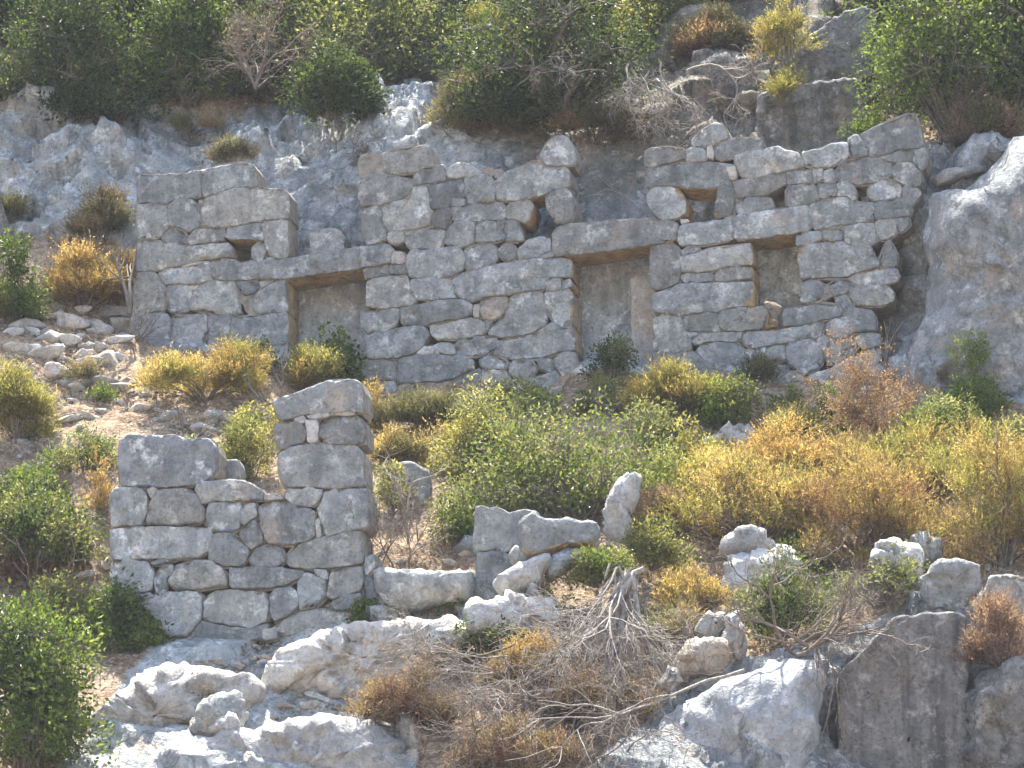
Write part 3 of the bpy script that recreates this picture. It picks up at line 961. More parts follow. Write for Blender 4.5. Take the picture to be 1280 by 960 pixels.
# ------------------------------------------------------------------ low wall stub to the right of the pier
W3 = Wall('low_wall', 620, 740, -5.9, 0.18, 'two squared limestone blocks stacked as a low wall stub', 'wall', 0.6)
lay(W3, '''485 260 500 235 580 232 625 258 700 243 735 260 735 330 700 400 610 415 560 410 490 405
500 415 610 418 640 430 640 570 600 600 500 630 490 600''', 440, 560, 3.2, core=False)
loose('fallen_slab', P4('90 490 130 478 280 480 350 490 400 500 430 480 490 485 490 540 470 600 420 615 300 630 180 630 120 600 100 550', 440, 560, 3.2), -6.1, 'long rough limestone slab lying between the pier and the low wall stub', 'slab', 'stone', 0.1, 0.1, 0.03, 0.03, thick=0.4, edge=0.08)
loose('fallen_beam', P4('672 300 690 275 720 255 780 280 900 270 990 290 1000 330 960 380 840 390 770 415 710 425 680 410 670 360', 440, 560, 3.2), -6.35, 'fallen limestone beam lying on the low wall stub with tan underside', 'beam', 'stone', 0.03, 0.05, 0.02, 0.03, thick=0.4, edge=0.05, tan_under=True)
loose('rock_slab', P4('565 520 620 480 700 440 780 420 800 440 760 530 740 560 600 590 575 550', 440, 560, 3.2), -6.45, 'cracked pale rock slab under the fallen beam', 'rock', 'stone_pale', 0.12, 0.1, 0.04, 0.05)
loose('rock_slab', P4('765 490 800 430 860 395 920 410 930 440 850 500 790 540', 440, 560, 3.2), -6.3, 'grey rock propping the right end of the fallen beam', 'rock', 'stone', 0.12, 0.1, 0.03, 0.03)
loose('small_stone', P4('620 430 650 385 690 395 720 430 700 460 640 475', 440, 560, 3.2), -6.2, 'small grey stone wedged between stacked blocks and fallen beam', 'stone', 'stone', 0.06, 0.05, 0.015)
loose('small_stone', P4('690 590 720 535 745 550 730 610', 440, 560, 3.2), -6.6, 'small pointed stone below the cracked rock slab', 'stone', 'stone', 0.06, 0.05, 0.015)
loose('boulder', P4('1000 210 1050 100 1090 85 1125 110 1120 190 1090 280 1110 360 1080 375 1000 290 985 240', 440, 560, 3.2), -5.6, 'upright pale boulder leaning beside the fallen beam', 'boulder', 'stone_pale', 0.06, 0.15, 0.03, 0.12, edge=0.05)
loose('squared_block', P4('165 55 240 45 315 90 318 260 230 275 200 120', 440, 560, 3.2), -3.7, 'upright squared block half hidden behind the dry twigs', 'block', 'stone', 0.03, 0.03, 0.015, thick=0.5, edge=0.04)
loose('squared_block', P4('330 170 430 140 480 180 470 240 350 250', 440, 560, 3.2), -3.4, 'half buried rock beside the upright squared block', 'block', 'stone_pale', 0.08, 0.1, 0.03)
# ------------------------------------------------------------------ outcrops and boulders
loose('rock_outcrop', [(1170, 232), (1185, 215), (1210, 222), (1235, 200), (1262, 180), (1275, 158), (1330, 150), (1420, 300), (1420, 580), (1280, 560), (1180, 520), (1128, 490), (1132, 450), (1150, 405), (1168, 360), (1172, 320), (1160, 280)],
      -2.0, 'great pale blue-grey rock outcrop at the right end of the house wall', 'rock outcrop', 'rock', 0.5, 0.8, 0.12, 0.09, thick=0.8, edge=0.5, freq=1.3, step=0.05)
loose('rock_spur', [(1112, 300), (1150, 222), (1168, 225), (1190, 240), (1200, 300), (1190, 350), (1172, 395), (1150, 400), (1140, 350), (1125, 330)],
      -0.55, 'fluted grey rock spur in the cleft beside the house wall', 'rock', 'rock', 0.25, 0.4, 0.06, 0.15, thick=0.5, edge=0.25, freq=2.0)
loose('rock_slab', [(1165, 222), (1180, 210), (1230, 205), (1232, 214), (1200, 226), (1170, 232)], -0.9, 'flat grey slab lying on top of the rock spur', 'rock', 'stone', 0.08, 0.2, 0.02)
loose('rock_outcrop', [(745, 1010), (790, 940), (850, 878), (905, 840), (960, 827), (1018, 822), (1030, 850), (1029, 900), (1018, 960), (1005, 1060), (740, 1060)],
      -8.0, 'big smooth bluish boulder in the foreground beside the dead branches', 'boulder', 'smooth_rock', 0.4, 0.5, 0.06, 0.045, thick=0.5, edge=0.22, freq=1.6, step=0.05)
loose('cut_rock_face', [(1048, 842), (1062, 828), (1116, 773), (1126, 769), (1200, 763), (1212, 768), (1214, 800), (1206, 860), (1212, 960), (1216, 1070), (1048, 1070), (1046, 950)],
      -7.6, 'smooth dark vertical rock-cut face at the lower right', 'rock face', 'cliff', 0.02, 0.6, 0.025, 0.015, thick=0.5, edge=0.03, freq=1.6)
loose('rock_outcrop', [(1205, 870), (1225, 835), (1262, 815), (1330, 800), (1400, 820), (1400, 1070), (1200, 1070), (1215, 940)],
      -7.8, 'rough lichened rock in the lower right corner below the rust-brown scrub', 'rock', 'cliff', 0.3, 0.5, 0.06, 0.13, thick=0.5, edge=0.2, freq=2.0)
for pts, y, lab, mt in [
    ([(1150, 735), (1172, 705), (1200, 700), (1226, 706), (1224, 735), (1205, 766), (1160, 762)], -7.1, 'weathered limestone block on the left edge of the gap above the rock-cut face', 'stone'),
    ([(1228, 740), (1238, 718), (1285, 716), (1330, 730), (1330, 775), (1240, 768)], -7.1, 'weathered limestone block at the right edge above the rust-brown scrub', 'stone'),
    ([(1090, 700), (1100, 682), (1120, 678), (1140, 692), (1142, 712), (1100, 718)], -6.4, 'angular pale stone poking out of the sprawling shrub', 'stone_pale'),
    ([(1135, 690), (1150, 672), (1170, 676), (1172, 696), (1150, 702)], -5.9, 'rounded grey stone under the yellow scrub above the rock-cut face', 'stone'),
    ([(898, 690), (905, 674), (925, 666), (955, 672), (968, 688), (940, 694), (905, 696)], -5.7, 'white rounded boulder on the ledge below the yellow scrub', 'stone_pale'),
    ([(903, 735), (905, 702), (930, 694), (985, 692), (1005, 705), (1000, 740), (960, 748), (910, 748)], -6.0, 'wide pale rock ledge under the white rounded boulder', 'stone_pale'),
    ([(880, 555), (905, 535), (925, 526), (940, 535), (950, 555), (940, 565), (890, 565)], -2.5, 'pointed pale rock standing in the yellow scrub', 'stone_pale'),
    ([(785, 525), (810, 512), (840, 514), (850, 530), (830, 545), (790, 545)], -1.8, 'grey rock half hidden behind the big olive-green shrub', 'stone'),
    ([(905, 800), (908, 765), (925, 760), (932, 790), (935, 835), (905, 838)], -7.55, 'upright pale stone on the left edge of the sprawling shrub', 'stone_pale'),
    ([(855, 815), (870, 798), (905, 796), (912, 812), (895, 835), (862, 842), (845, 838)], -7.55, 'pale tan rock beside the upright pale stone', 'rubble'),
    ([(878, 790), (885, 775), (905, 770), (908, 788), (890, 796)], -7.2, 'small grey rock above the pale tan rock', 'stone'),
    ([(820, 855), (835, 830), (850, 832), (855, 850), (838, 868)], -7.9, 'small white rock among the dead branches', 'stone_pale'),
    ([(575, 690), (600, 660), (640, 670), (650, 700), (600, 710)], -4.9, 'grey rock behind the low wall stub', 'stone'),
    ([(240, 915), (252, 885), (278, 862), (295, 868), (308, 892), (300, 905), (260, 918)], -7.6, 'grey triangular boulder on the pale ledge', 'stone'),
    ([(262, 912), (275, 898), (290, 900), (294, 912), (275, 920)], -7.75, 'small white stone in front of the grey triangular boulder', 'stone_pale'),
    ([(590, 755), (640, 748), (690, 752), (700, 775), (640, 790), (590, 785)], -6.75, 'flat pale rock under the low green sprawling shrub', 'stone_pale'),
    ([(955, 112), (975, 60), (1030, 28), (1060, 12), (1092, 8), (1096, 92), (1075, 97), (1010, 104)], 1.75, 'pale upper cliff block beside the yellow shrub at the top right', 'cliff'),
    ([(940, 200), (950, 116), (1010, 106), (1075, 99), (1086, 150), (1078, 205), (990, 210)], 0.95, 'stained lower cliff block below the yellow shrub at the top right', 'cliff'),
    ([(850, 150), (870, 75), (900, 60), (945, 70), (950, 150), (930, 190), (860, 180)], 1.6, 'rough brownish cliff buttress left of the yellow shrub', 'cliff'),
]:
    sq = 'block' in lab
    loose('rock' if 'boulder' not in lab else 'boulder', pts, y, lab, 'boulder' if 'boulder' in lab else 'rock', mt, 0.03 if sq else 0.11, 0.25, 0.03, 0.05 if sq else 0.10, freq=2.4, step=0.035, edge=0.04 if sq else None)

for pts, y, lab in [
    ([(185, 1010), (215, 955), (255, 925), (330, 900), (410, 888), (465, 900), (500, 925), (532, 945), (545, 1020), (400, 1030)], -8.05, 'broad pale limestone slab along the bottom edge left of the dead twigs'),
    ([(325, 862), (345, 815), (395, 796), (470, 772), (560, 766), (592, 785), (560, 818), (505, 850), (450, 878), (385, 885)], -6.95, 'pale sloping limestone slab below the pier'),
    ([(80, 975), (105, 905), (158, 852), (212, 826), (290, 838), (325, 858), (305, 888), (235, 905), (180, 950), (150, 985)], -7.35, 'pale limestone slab beside the big glossy green shrub')]:
    loose('rock_slab', pts, y + 0.12, lab, 'rock', 'stone_pale', 0.08, 0.4, 0.05, 0.13, freq=1.5, edge=0.24, step=0.04)

# ------------------------------------------------------------------ loose rubble stones
def ico(seed, sub=2, squash=(1, .8, .75)):
    import bmesh
    bm = bmesh.new()
    bmesh.ops.create_icosphere(bm, subdivisions=sub, radius=1.0) if sub > 1 else bmesh.ops.create_cube(bm, size=1.6)
    V = np.array([v.co[:] for v in bm.verts])
    T = np.array([[f.verts[0].index, f.verts[k].index, f.verts[k + 1].index] for f in bm.faces for k in range(1, len(f.verts) - 1)])
    bm.free()
    r = np.random.default_rng(seed)
    for _ in range(16):             # flatten sides so that it breaks like stone
        n = r.normal(size=3)
        n /= np.linalg.norm(n)
        d = V @ n
        lim = r.uniform(0.45, 0.8)
        V = V - np.where(d > lim, (d - lim) * 0.97, 0)[:, None] * n
    V = V * (1 + 0.06 * fbm(V * 2.2 + seed * 5.1, 3))[:, None]
    return V * np.array(squash), T

_Yd = TV[:, 1].reshape(nz, nx)
def surf_y(x, z):
    i = np.clip(np.searchsorted(gx, x) - 1, 0, nx - 2)
    j = np.clip(np.searchsorted(gz, z) - 1, 0, nz - 2)
    a = np.clip((x - gx[i]) / (gx[i + 1] - gx[i]), 0, 1)
    b = np.clip((z - gz[j]) / (gz[j + 1] - gz[j]), 0, 1)
    return (_Yd[j, i] * (1 - a) + _Yd[j, i + 1] * a) * (1 - b) + (_Yd[j + 1, i] * (1 - a) + _Yd[j + 1, i + 1] * a) * b

def hits(pp):
    """vectorised hit on the displaced hillside grid"""
    d = FW + np.outer((pp[:, 0] - 640) / FPX, RT) + np.outer((480 - pp[:, 1]) / FPX, UP)
    P = np.zeros((len(pp), 3))
    done = np.zeros(len(pp), bool)
    for y in np.arange(-12, 9, 0.04):
        Q = CAM + d * ((y - CAM[1]) / d[:, 1])[:, None]
        g = surf_y(Q[:, 0], Q[:, 2])
        new = (~done) & (y > g)
        P[new] = Q[new]
        done |= new
    return P[done]

RUB = [mesh_np('rubble_stone', *(lambda v: (v[0], None, v[1]))(ico(s, 3)), mats=[M['rubble' if s % 3 else 'stone_pale']]) for s in range(8)]
HILL_P = []
def rubble(px, py, w, h, label, group, k=None):
    p = hits(np.array([[px, py + h * 0.25]]))
    p = p[0] if len(p) else hit(px, py + h * 0.25)
    dep = (p - CAM) @ FW
    sc = dep / FPX
    k = random.randrange(8) if k is None else k
    o = link('rubble_stone', RUB[k], None, p + np.array([0, -0.1 * w * sc, -0.04 * h * sc]))
    o.scale = (w * sc * 0.66, 0.5 * (w + h) * 0.55 * sc, h * sc * 0.8)
    o.rotation_euler = (random.uniform(-.3, .3), random.uniform(-.35, .35), random.uniform(-.5, .5))
    tag(o, label, 'stone', group)

RL = '''128 402 50 30|40 432 66 36|95 440 60 44|62 455 84 40|185 400 44 26|150 418 40 22|395 480 44 40'''
left_crop = '''120 500 60 36|75 495 60 34|40 565 62 44|95 535 80 44|55 610 80 50|140 630 110 60|235 530 86 66|290 540 44 40|335 555 62 56|172 578 70 54|228 592 64 46|390 495 92 60|400 540 72 62|395 598 80 40|350 645 66 70|292 672 82 60|270 640 50 44|190 695 80 64|300 735 130 40|380 745 80 34|250 745 50 34|410 655 50 30|310 612 40 28|265 582 34 30|440 515 24 30|430 565 30 30|455 820 60 36|580 840 62 44|720 840 60 40|530 830 34 24|480 775 30 18|620 790 26 18|570 780 24 16|690 890 70 40|760 850 36 30|520 860 40 20|300 850 60 26|220 860 70 24|180 790 40 24|130 820 30 20|100 880 40 24|60 935 40 26|90 940 30 20|240 800 34 20|350 790 30 18|400 800 30 20|330 830 40 20|270 890 36 18'''
for t in left_crop.split('|'):
    a, b, w, h = map(float, t.split())
    s = 360 / 960.0
    rubble(a * s, 200 + b * s, w * s * 1.3, h * s * 1.25, 'loose pale limestone rubble on the slope left of the house wall', 'rubble left of the house wall')
for k in range(46):
    a, b = random.uniform(0, 168), random.uniform(385, 475)
    w = random.uniform(9, 26)
    rubble(a, b, w, w * random.uniform(0.6, 0.85), 'loose pale limestone rubble on the slope left of the house wall', 'rubble left of the house wall')
for t in '''135 700 30 20|150 725 34 20|105 715 26 16|545 560 30 18|560 575 40 14|520 565 30 16|480 690 20 12|520 680 16 10|560 700 26 12|580 690 20 12|500 700 16 10|860 760 20 14|880 745 26 16|845 700 22 14|895 820 26 18|870 850 30 18|850 860 24 14|915 850 20 14'''.split('|'):
    a, b, w, h = map(float, t.split())
    rubble(a, b, w, h, 'loose pale limestone rubble around the lower walls', 'rubble around the lower walls')
for t in '''385 880 30 14|400 870 34 14|420 865 24 12|410 890 24 10|350 880 30 12|430 885 20 10|300 830 20 10|330 820 26 10|275 825 24 10|240 845 26 10|270 800 18 10|315 795 16 10'''.split('|'):
    a, b, w, h = map(float, t.split())
    rubble(a, b, w, h, 'loose pale limestone rubble on the ledge below the lower wall', 'rubble on the lower ledge')
for t in '''1200 175 40 14|1230 165 30 16|1250 185 24 12|1160 195 26 12|1180 190 20 10|1000 195 20 8|1030 185 24 10'''.split('|'):
    a, b, w, h = map(float, t.split())
    rubble(a, b, w, h, 'loose limestone rubble on the bank above the right end of the house wall', 'rubble above the house wall')

for k in range(34):
    a = random.uniform(462, 1110)
    if 700 < a < 800:
        continue
    w = random.uniform(9, 24)
    rubble(a, 488 + random.uniform(-6, 22) - (8 if a > 800 else 0), w, w * random.uniform(0.55, 0.8), 'fallen limestone lump along the foot of the house wall', 'fallen stones along the foot of the house wall')
for k in range(26):
    a = random.uniform(150, 470)
    w = random.uniform(7, 18)
    rubble(a, 806 + random.uniform(-6, 22), w, w * random.uniform(0.5, 0.75), 'fallen limestone lump along the foot of the lower wall', 'fallen stones along the foot of the lower wall')

# gravel and litter lying on the bare soil
def surface_sample(n, keep):
    out = []
    while sum(map(len, out)) < n:
        px = rng.uniform(-60, 1340, 4000)
        py = rng.uniform(300, 1000, 4000)
        m = keep(px, py)
        out.append(np.stack([px[m], py[m]], 1))
    return np.concatenate(out)[:n]

SOIL = [[(-60, 370), (170, 390), (180, 440), (450, 470), (620, 500), (1130, 480), (1340, 560), (1340, 740), (1100, 760), (900, 840), (800, 900), (560, 880), (470, 770), (140, 790), (-60, 900)]]
soil_keep = lambda px, py: inpoly(px, py, SOIL[0])
gp = hits(surface_sample(6500, soil_keep))
extra = hits(surface_sample(3500, lambda px, py: inpoly(px, py, [(-20, 400), (170, 420), (260, 500), (340, 520), (340, 590), (-20, 560)])))
ledge = hits(surface_sample(900, lambda px, py: inpoly(px, py, [(200, 830), (330, 790), (440, 860), (470, 900), (330, 905), (240, 880)])))
gp = np.concatenate([gp, extra, ledge])
vs, ts, b = [], [], 0
protos = [ico(50 + k, 1, (1, .8, .6)) for k in range(6)]
for i, p in enumerate(gp):
    v, t = protos[i % 6]
    s = 0.018 + 0.055 * rng.random() ** 3
    a = rng.uniform(0, 6.28)
    R = np.array([[math.cos(a), -math.sin(a), 0], [math.sin(a), math.cos(a), 0], [0, 0, 1]])
    vs.append((v * s) @ R.T + p)
    ts.append(t + b)
    b += len(v)
g = link('gravel', mesh_np('gravel', np.concatenate(vs), None, np.concatenate(ts), mats=[M['rubble']], smooth=False))
tag(g, 'small limestone chips scattered over the reddish soil', 'gravel', kind='stuff')
# ------------------------------------------------------------------ plants
def unit(v):
    return v / np.maximum(np.linalg.norm(v, axis=-1, keepdims=True), 1e-9)

def leaves_mesh(P, D, ln, wd, rnd, r, fold=0.25):
    """one small four-cornered leaf per point, pointing along D"""
    n = len(P)
    D = unit(D)
    S = unit(np.cross(D, unit(r.normal(size=(n, 3)))))
    Nn = np.cross(D, S)
    ln = np.broadcast_to(ln, n)[:, None]
    wd = np.broadcast_to(wd, n)[:, None]
    mid = P + D * ln * 0.45 + Nn * wd * fold
    V = np.stack([P, mid + S * wd * 0.5, P + D * ln, mid - S * wd * 0.5], 1).reshape(-1, 3)
    Q = np.arange(4 * n).reshape(n, 4)
    return V, Q, np.repeat(rnd, 4)

def slivers(P, D, ln, wd, rnd, r):
    n = len(P)
    D = unit(D)
    S = unit(np.cross(D, unit(r.normal(size=(n, 3)))))
    ln = np.broadcast_to(ln, n)[:, None]
    wd = np.broadcast_to(wd, n)[:, None]
    V = np.stack([P + S * wd * 0.5, P - S * wd * 0.5, P + D * ln], 1).reshape(-1, 3)
    return V, np.arange(3 * n).reshape(n, 3), np.repeat(rnd, 3)

def tubes(lines, sides=4):
    """lines: list of (points, r0, r1)"""
    V, Q, b = [], [], 0
    for pts, r0, r1 in lines:
        pts = np.asarray(pts)
        n = len(pts)
        T = unit(np.gradient(pts, axis=0))
        ref = np.where(np.abs(T[:, 2:3]) > 0.9, np.array([[1.0, 0, 0]]), np.array([[0, 0, 1.0]]))
        A = unit(np.cross(T, ref))
        Bv = np.cross(T, A)
        rr = np.linspace(r0, r1, n)[:, None]
        for k in range(sides):
            a = 2 * math.pi * k / sides
            V.append(pts + rr * (A * math.cos(a) + Bv * math.sin(a)))
        i = np.arange(n - 1)
        for k in range(sides):
            k2 = (k + 1) % sides
            Q.append(np.stack([b + k * n + i, b + k2 * n + i, b + k2 * n + i + 1, b + k * n + i + 1], 1))
        b += n * sides
    return np.concatenate(V), np.concatenate(Q)

def wander(p, d, length, r, n=8, wob=0.25, grav=0.0, up=0.0):
    pts = [np.array(p, float)]
    d = np.array(d, float)
    st = length / n
    for _ in range(n):
        d = d + r.normal(size=3) * wob + np.array([0, 0, up - grav])
        d /= np.linalg.norm(d)
        pts.append(pts[-1] + d * st)
    return np.array(pts)

def grow(p, d, length, rad, depth, r, out, wob=0.22, grav=0.0, kids=4, spread=0.8, ratio=0.62, minr=0.0025):
    pts = wander(p, d, length, r, 7 if depth else 5, wob, grav)
    out.append((pts, rad, max(minr, rad * 0.45)))
    if depth <= 0:
        return
    for k in range(kids):
        j = int(r.integers(2, len(pts)))
        base = pts[j]
        dd = unit(pts[j] - pts[j - 1]) + r.normal(size=3) * spread
        grow(base, unit(dd), length * ratio * r.uniform(0.7, 1.2), max(minr, rad * 0.55), depth - 1, r, out, wob * 1.15, grav, kids, spread, ratio, minr)

def plant(name, label, cat, px, py, w, h, kind, mat, seed, depth=0.75, lobes=None, n=None, leaf=(0.055, 0.028), trunk=None, y=None,
          bark='bark', lean=0.0, dens=1.0, group=None, mat2=None, frac2=0.0, gaps=0.12, forward=0.0, flat=False, low=0.0):
    """px, py: foot of the plant in the photo; w, h: its size there in pixels"""
    r = np.random.default_rng(seed)
    foot = hit(px, py) if y is None else at_y(px, py, y)
    foot = foot + np.array([0, -forward, 0])
    sc = ((foot - CAM) @ FW) / FPX
    W, H = w * sc, h * sc / math.cos(PITCH)
    D = W * depth
    root = empty(name, foot, label, cat, group)
    nl = int((lobes or np.clip(W * H * 16, 12, 46)))
    C, Rr = [], []
    mn = min(W, H * 1.1, D * 1.3)
    for i in range(nl):
        rr_ = mn * r.uniform(0.15, 0.29) if kind == 'broad' else mn * r.uniform(0.2, 0.34)
        a, q = r.uniform(0, 6.283), math.sqrt(r.random())
        qx, qy = q * math.cos(a), q * math.sin(a)
        zt = math.sqrt(max(0.04, 1 - q * q * 0.95)) * r.uniform(0.72, 1.08)
        zc = r.random() ** (1.4 if flat else (0.6 if kind == 'broad' else 0.8))
        zz = low * H + rr_ * 0.35 + zc * max(0.0, (H * (1 - low)) * zt - rr_ * 1.25)
        C.append([qx * (W * 0.5 - rr_ * 0.55) + lean * W * (zz / H - .3), qy * (D * 0.5 - rr_ * 0.5), zz])
        Rr.append(rr_)
    C, Rr = np.array(C), np.array(Rr)
    lt = r.normal(0, 0.16, nl)
    area = float((Rr ** 2).sum()) * 4 * math.pi
    lines = []
    if kind == 'broad':
        n = n or int(area / (leaf[0] * leaf[1] * 0.5) * 0.60 * dens)
        n = min(n, 17000)
        k = r.choice(nl, n, p=Rr ** 2 / (Rr ** 2).sum())
        dr = unit(r.normal(size=(n, 3)))
        rad = Rr[k] * (0.3 + 0.9 * r.random(n) ** 0.7 + 0.25 * (r.random(n) < 0.12))
        # leaves gather in sprays along twigs
        P = C[k] + dr * rad[:, None]
        g = perlin(P * 6.0 + seed) + 0.8 * perlin(P * 2.3 + seed * 2)
        keep = (g > -0.40 + gaps) & (P[:, 2] > 0.0)
        P, dr, k = P[keep], dr[keep], k[keep]
        m = len(P)
        Dv = dr * 0.7 + r.normal(size=(m, 3)) * 0.7 + np.array([0, 0, 0.15])
        s = r.uniform(0.65, 1.25, m)
        rv = np.clip(0.5 + lt[k] + r.normal(0, 0.2, m), 0, 1)
        V, Q, rn = leaves_mesh(P, Dv, leaf[0] * s, leaf[1] * s, rv, r)
    else:   # feathery broom-like scrub: sprigs set with narrow leaflets
        per = 9
        n = n or int(area / 0.0042 * dens)
        n = min(n, 3900)
        k = r.choice(nl, n, p=Rr ** 2 / (Rr ** 2).sum())
        dr = unit(r.normal(size=(n, 3)))
        dr[:, 2] = np.abs(dr[:, 2]) * 0.9 + dr[:, 2] * 0.1
        P0 = C[k] + dr * (Rr[k] * r.uniform(0.25, 0.85, n))[:, None]
        g = perlin(P0 * 5.0 + seed)
        keep = (g + 0.6 * perlin(P0 * 1.9 + seed * 2) > -0.42 + gaps) & (P0[:, 2] > 0.0)
        P0, dr, k = P0[keep], dr[keep], k[keep]
        n = len(P0)
        sd = unit(dr * 0.75 + np.array([0, 0, 0.55]) + r.normal(size=(n, 3)) * 0.4)
        L = r.uniform(0.10, 0.26, n)
        tt = (np.arange(per) + 0.5) / per
        P = (P0[:, None] + sd[:, None] * (L[:, None] * tt)[..., None]).reshape(-1, 3) + r.normal(size=(n * per, 3)) * 0.008
        Dv = np.repeat(sd, per, 0) + r.normal(size=(n * per, 3)) * 0.6
        rv = np.clip(np.repeat(0.5 + lt[k] + r.normal(0, 0.13, n), per) + r.normal(0, 0.12, n * per), 0, 1)
        s = r.uniform(0.6, 1.3, n * per)
        V, Q, rn = slivers(P, Dv, leaf[0] * s * 0.95, leaf[1] * s * 1.0, rv, r)
        V2, Q2, rn2 = slivers(P0, sd, L, 0.008, np.full(n, 0.12), r)
        Q = np.concatenate([Q, Q2 + len(V)])
        V = np.concatenate([V, V2])
        rn = np.concatenate([rn, rn2])
    mats = [M[mat]]
    midx = None
    if mat2:
        mats.append(M[mat2])
        q0 = V[Q[:, 0]]
        midx = (fbm(q0 * 2.0 + seed * 3.3, 2) + r.normal(0, 0.15, len(Q)) > np.quantile(fbm(q0[::7] * 2.0 + seed * 3.3, 2), 1 - frac2)).astype(int)
    link('foliage', mesh_np('foliage', V, Q if kind == 'broad' else None, None if kind == 'broad' else Q, attrs={'rnd': rn}, mats=mats, midx=midx, smooth=False), root)
    # limbs: from the foot into each lobe, then twigs
    tr = trunk or (0.008 + 0.012 * min(W, H))
    for c, rr_ in zip(C, Rr):
        b0 = np.array([r.normal(0, 0.03 * W), r.normal(0, 0.03 * D), -0.05])
        midp = b0 * 0.5 + c * 0.45 + np.array([0, 0, 0.08 * H]) + r.normal(size=3) * 0.06 * H
        t = np.linspace(0, 1, 6)[:, None]
        pts = (1 - t) ** 2 * b0 + 2 * t * (1 - t) * midp + t ** 2 * c
        lines.append((pts, tr * 0.8, tr * 0.3))
        for _ in range(4):
            d = unit(r.normal(size=3) + np.array([0, 0, 0.3]))
            lines.append((wander(c, d, rr_ * 1.1, r, 3, 0.3), tr * 0.28, 0.002))
    if trunk:
        lines.append((np.array([[0, 0, -0.1], [0.02 * W, 0, 0.15 * H], [0.0, 0, 0.45 * H]]), trunk, trunk * 0.6))
    V, Q = tubes(lines, 3)
    link('trunk' if trunk else 'branches', mesh_np('branches', V, Q, mats=[M[bark]]), root)
    return root

def dead_shrub(name, label, px, py, seed, dirs, length, rad, depth=2, kids=4, grav=0.03, spread=0.7, wob=0.2, mat='dead', y=None, forward=0.0, cat='dead shrub', leafmat=None, nleaf=0, ratio=0.62, spot=0.0, stems=()):
    """bare branches growing from one foot; dirs: list of (dx, dy, dz) for the main stems"""
    r = np.random.default_rng(seed)
    foot = hit(px, py) if y is None else at_y(px, py, y)
    foot = foot + np.array([0, -forward, 0])
    root = empty(name, foot, label, cat)
    lines = []
    for d in dirs:
        grow(r.normal(size=3) * np.array([spot, spot * .5, spot * .3]), unit(np.array(d, float)), length * r.uniform(0.8, 1.15), rad * r.uniform(0.7, 1.1), depth, r, lines, wob, grav, kids, spread, ratio)
    for pts, r0, r1 in stems:
        pp = np.array([at_y(px + a, py + b_, foot[1] - 0.004 * b_) for a, b_ in pts]) - foot
        lines.append((pp, r0, r1))
    big = [l for l in lines if l[1] > rad * 0.5]
    fine = [l for l in lines if l[1] <= rad * 0.5]
    V, Q = tubes(big, 5)
    link('stem', mesh_np('stem', V, Q, mats=[M[mat]]), root)
    if fine:
        V, Q = tubes(fine, 3)
        link('twigs', mesh_np('twigs', V, Q, mats=[M[mat]]), root)['kind'] = 'stuff'
    if leafmat:
        ends = np.concatenate([l[0][2:] for l in fine])
        P = ends[r.integers(0, len(ends), nleaf)] + r.normal(size=(nleaf, 3)) * 0.02
        V, Q, rn = leaves_mesh(P, r.normal(size=(nleaf, 3)), r.uniform(0.02, 0.05, nleaf), r.uniform(0.008, 0.018, nleaf), np.clip(r.normal(0.5, 0.25, nleaf), 0, 1), r)
        link('dry_leaves', mesh_np('dry_leaves', V, Q, attrs={'rnd': rn}, mats=[M[leafmat]], smooth=False), root)['kind'] = 'stuff'
    return root

BL, BS = (0.060, 0.030), (0.048, 0.022)
FE = (0.040, 0.012)
# --- trees and tall scrub along the top of the cliff
BT = (0.072, 0.038)
for (px, py, w, h, mt, m2, fr, sd, lab) in [
    (20, 60, 200, 260, 'darkg', 'green', .3, 201, 'dark tree standing behind the top left corner trees'),
    (160, 50, 220, 260, 'darkg', 'green', .4, 202, 'dark tree standing second from the left in the back row'),
    (290, 50, 200, 250, 'green', 'bright', .3, 203, 'green tree in the back row behind the bare tree'),
    (410, 40, 220, 250, 'green', 'olive', .4, 204, 'olive-tinged tree in the back row above the left doorway'),
    (540, 40, 220, 250, 'olive', 'green', .5, 205, 'sunlit olive tree in the back row left of the big dark tree'),
    (690, 30, 240, 250, 'darkg', 'olive', .3, 206, 'dark tree in the back row behind the big dark tree'),
    (800, 0, 180, 200, 'olive', 'yellowg', .4, 207, 'pale olive tree in the back row right of the big dark tree'),
    (900, 0, 170, 160, 'green', 'olive', .5, 208, 'green tree in the back row above the brownish buttress'),
    (1150, 40, 240, 260, 'green', 'bright', .4, 209, 'green tree in the back row behind the sunlit bright tree'),
    (1290, 60, 220, 300, 'darkg', 'green', .3, 210, 'dark tree in the back row at the right edge')]:
    plant('evergreen_tree', lab, 'tree', px, py, w, h, 'broad', mt, sd, trunk=0.07, mat2=m2, frac2=fr, leaf=(0.085, 0.045), gaps=0.2, group='trees in the back row')
plant('evergreen_tree', 'dark leafy tree at the top left corner of the cliff', 'tree', 85, 130, 190, 220, 'broad', 'darkg', 11, gaps=0.2, trunk=0.05, mat2='green', frac2=0.35, leaf=BT)
plant('evergreen_shrub', 'dark bush hanging over the cliff edge below the top left tree', 'shrub', 130, 150, 150, 80, 'broad', 'darkg', 12, leaf=BT, dens=0.8, flat=True)
plant('evergreen_shrub', 'small dark bush on the cliff edge at the left', 'shrub', 20, 125, 90, 60, 'broad', 'darkg', 212, leaf=BT, mat2='olive', frac2=0.3)
plant('evergreen_tree', 'sunlit green tree right of the top left tree', 'tree', 235, 128, 140, 210, 'broad', 'green', 13, gaps=0.22, trunk=0.05, mat2='bright', frac2=0.45, leaf=BT)
plant('evergreen_tree', 'dense green bush behind the bare tree', 'tree', 345, 125, 170, 180, 'broad', 'green', 14, gaps=0.22, trunk=0.05, mat2='darkg', frac2=0.5, leaf=BT)
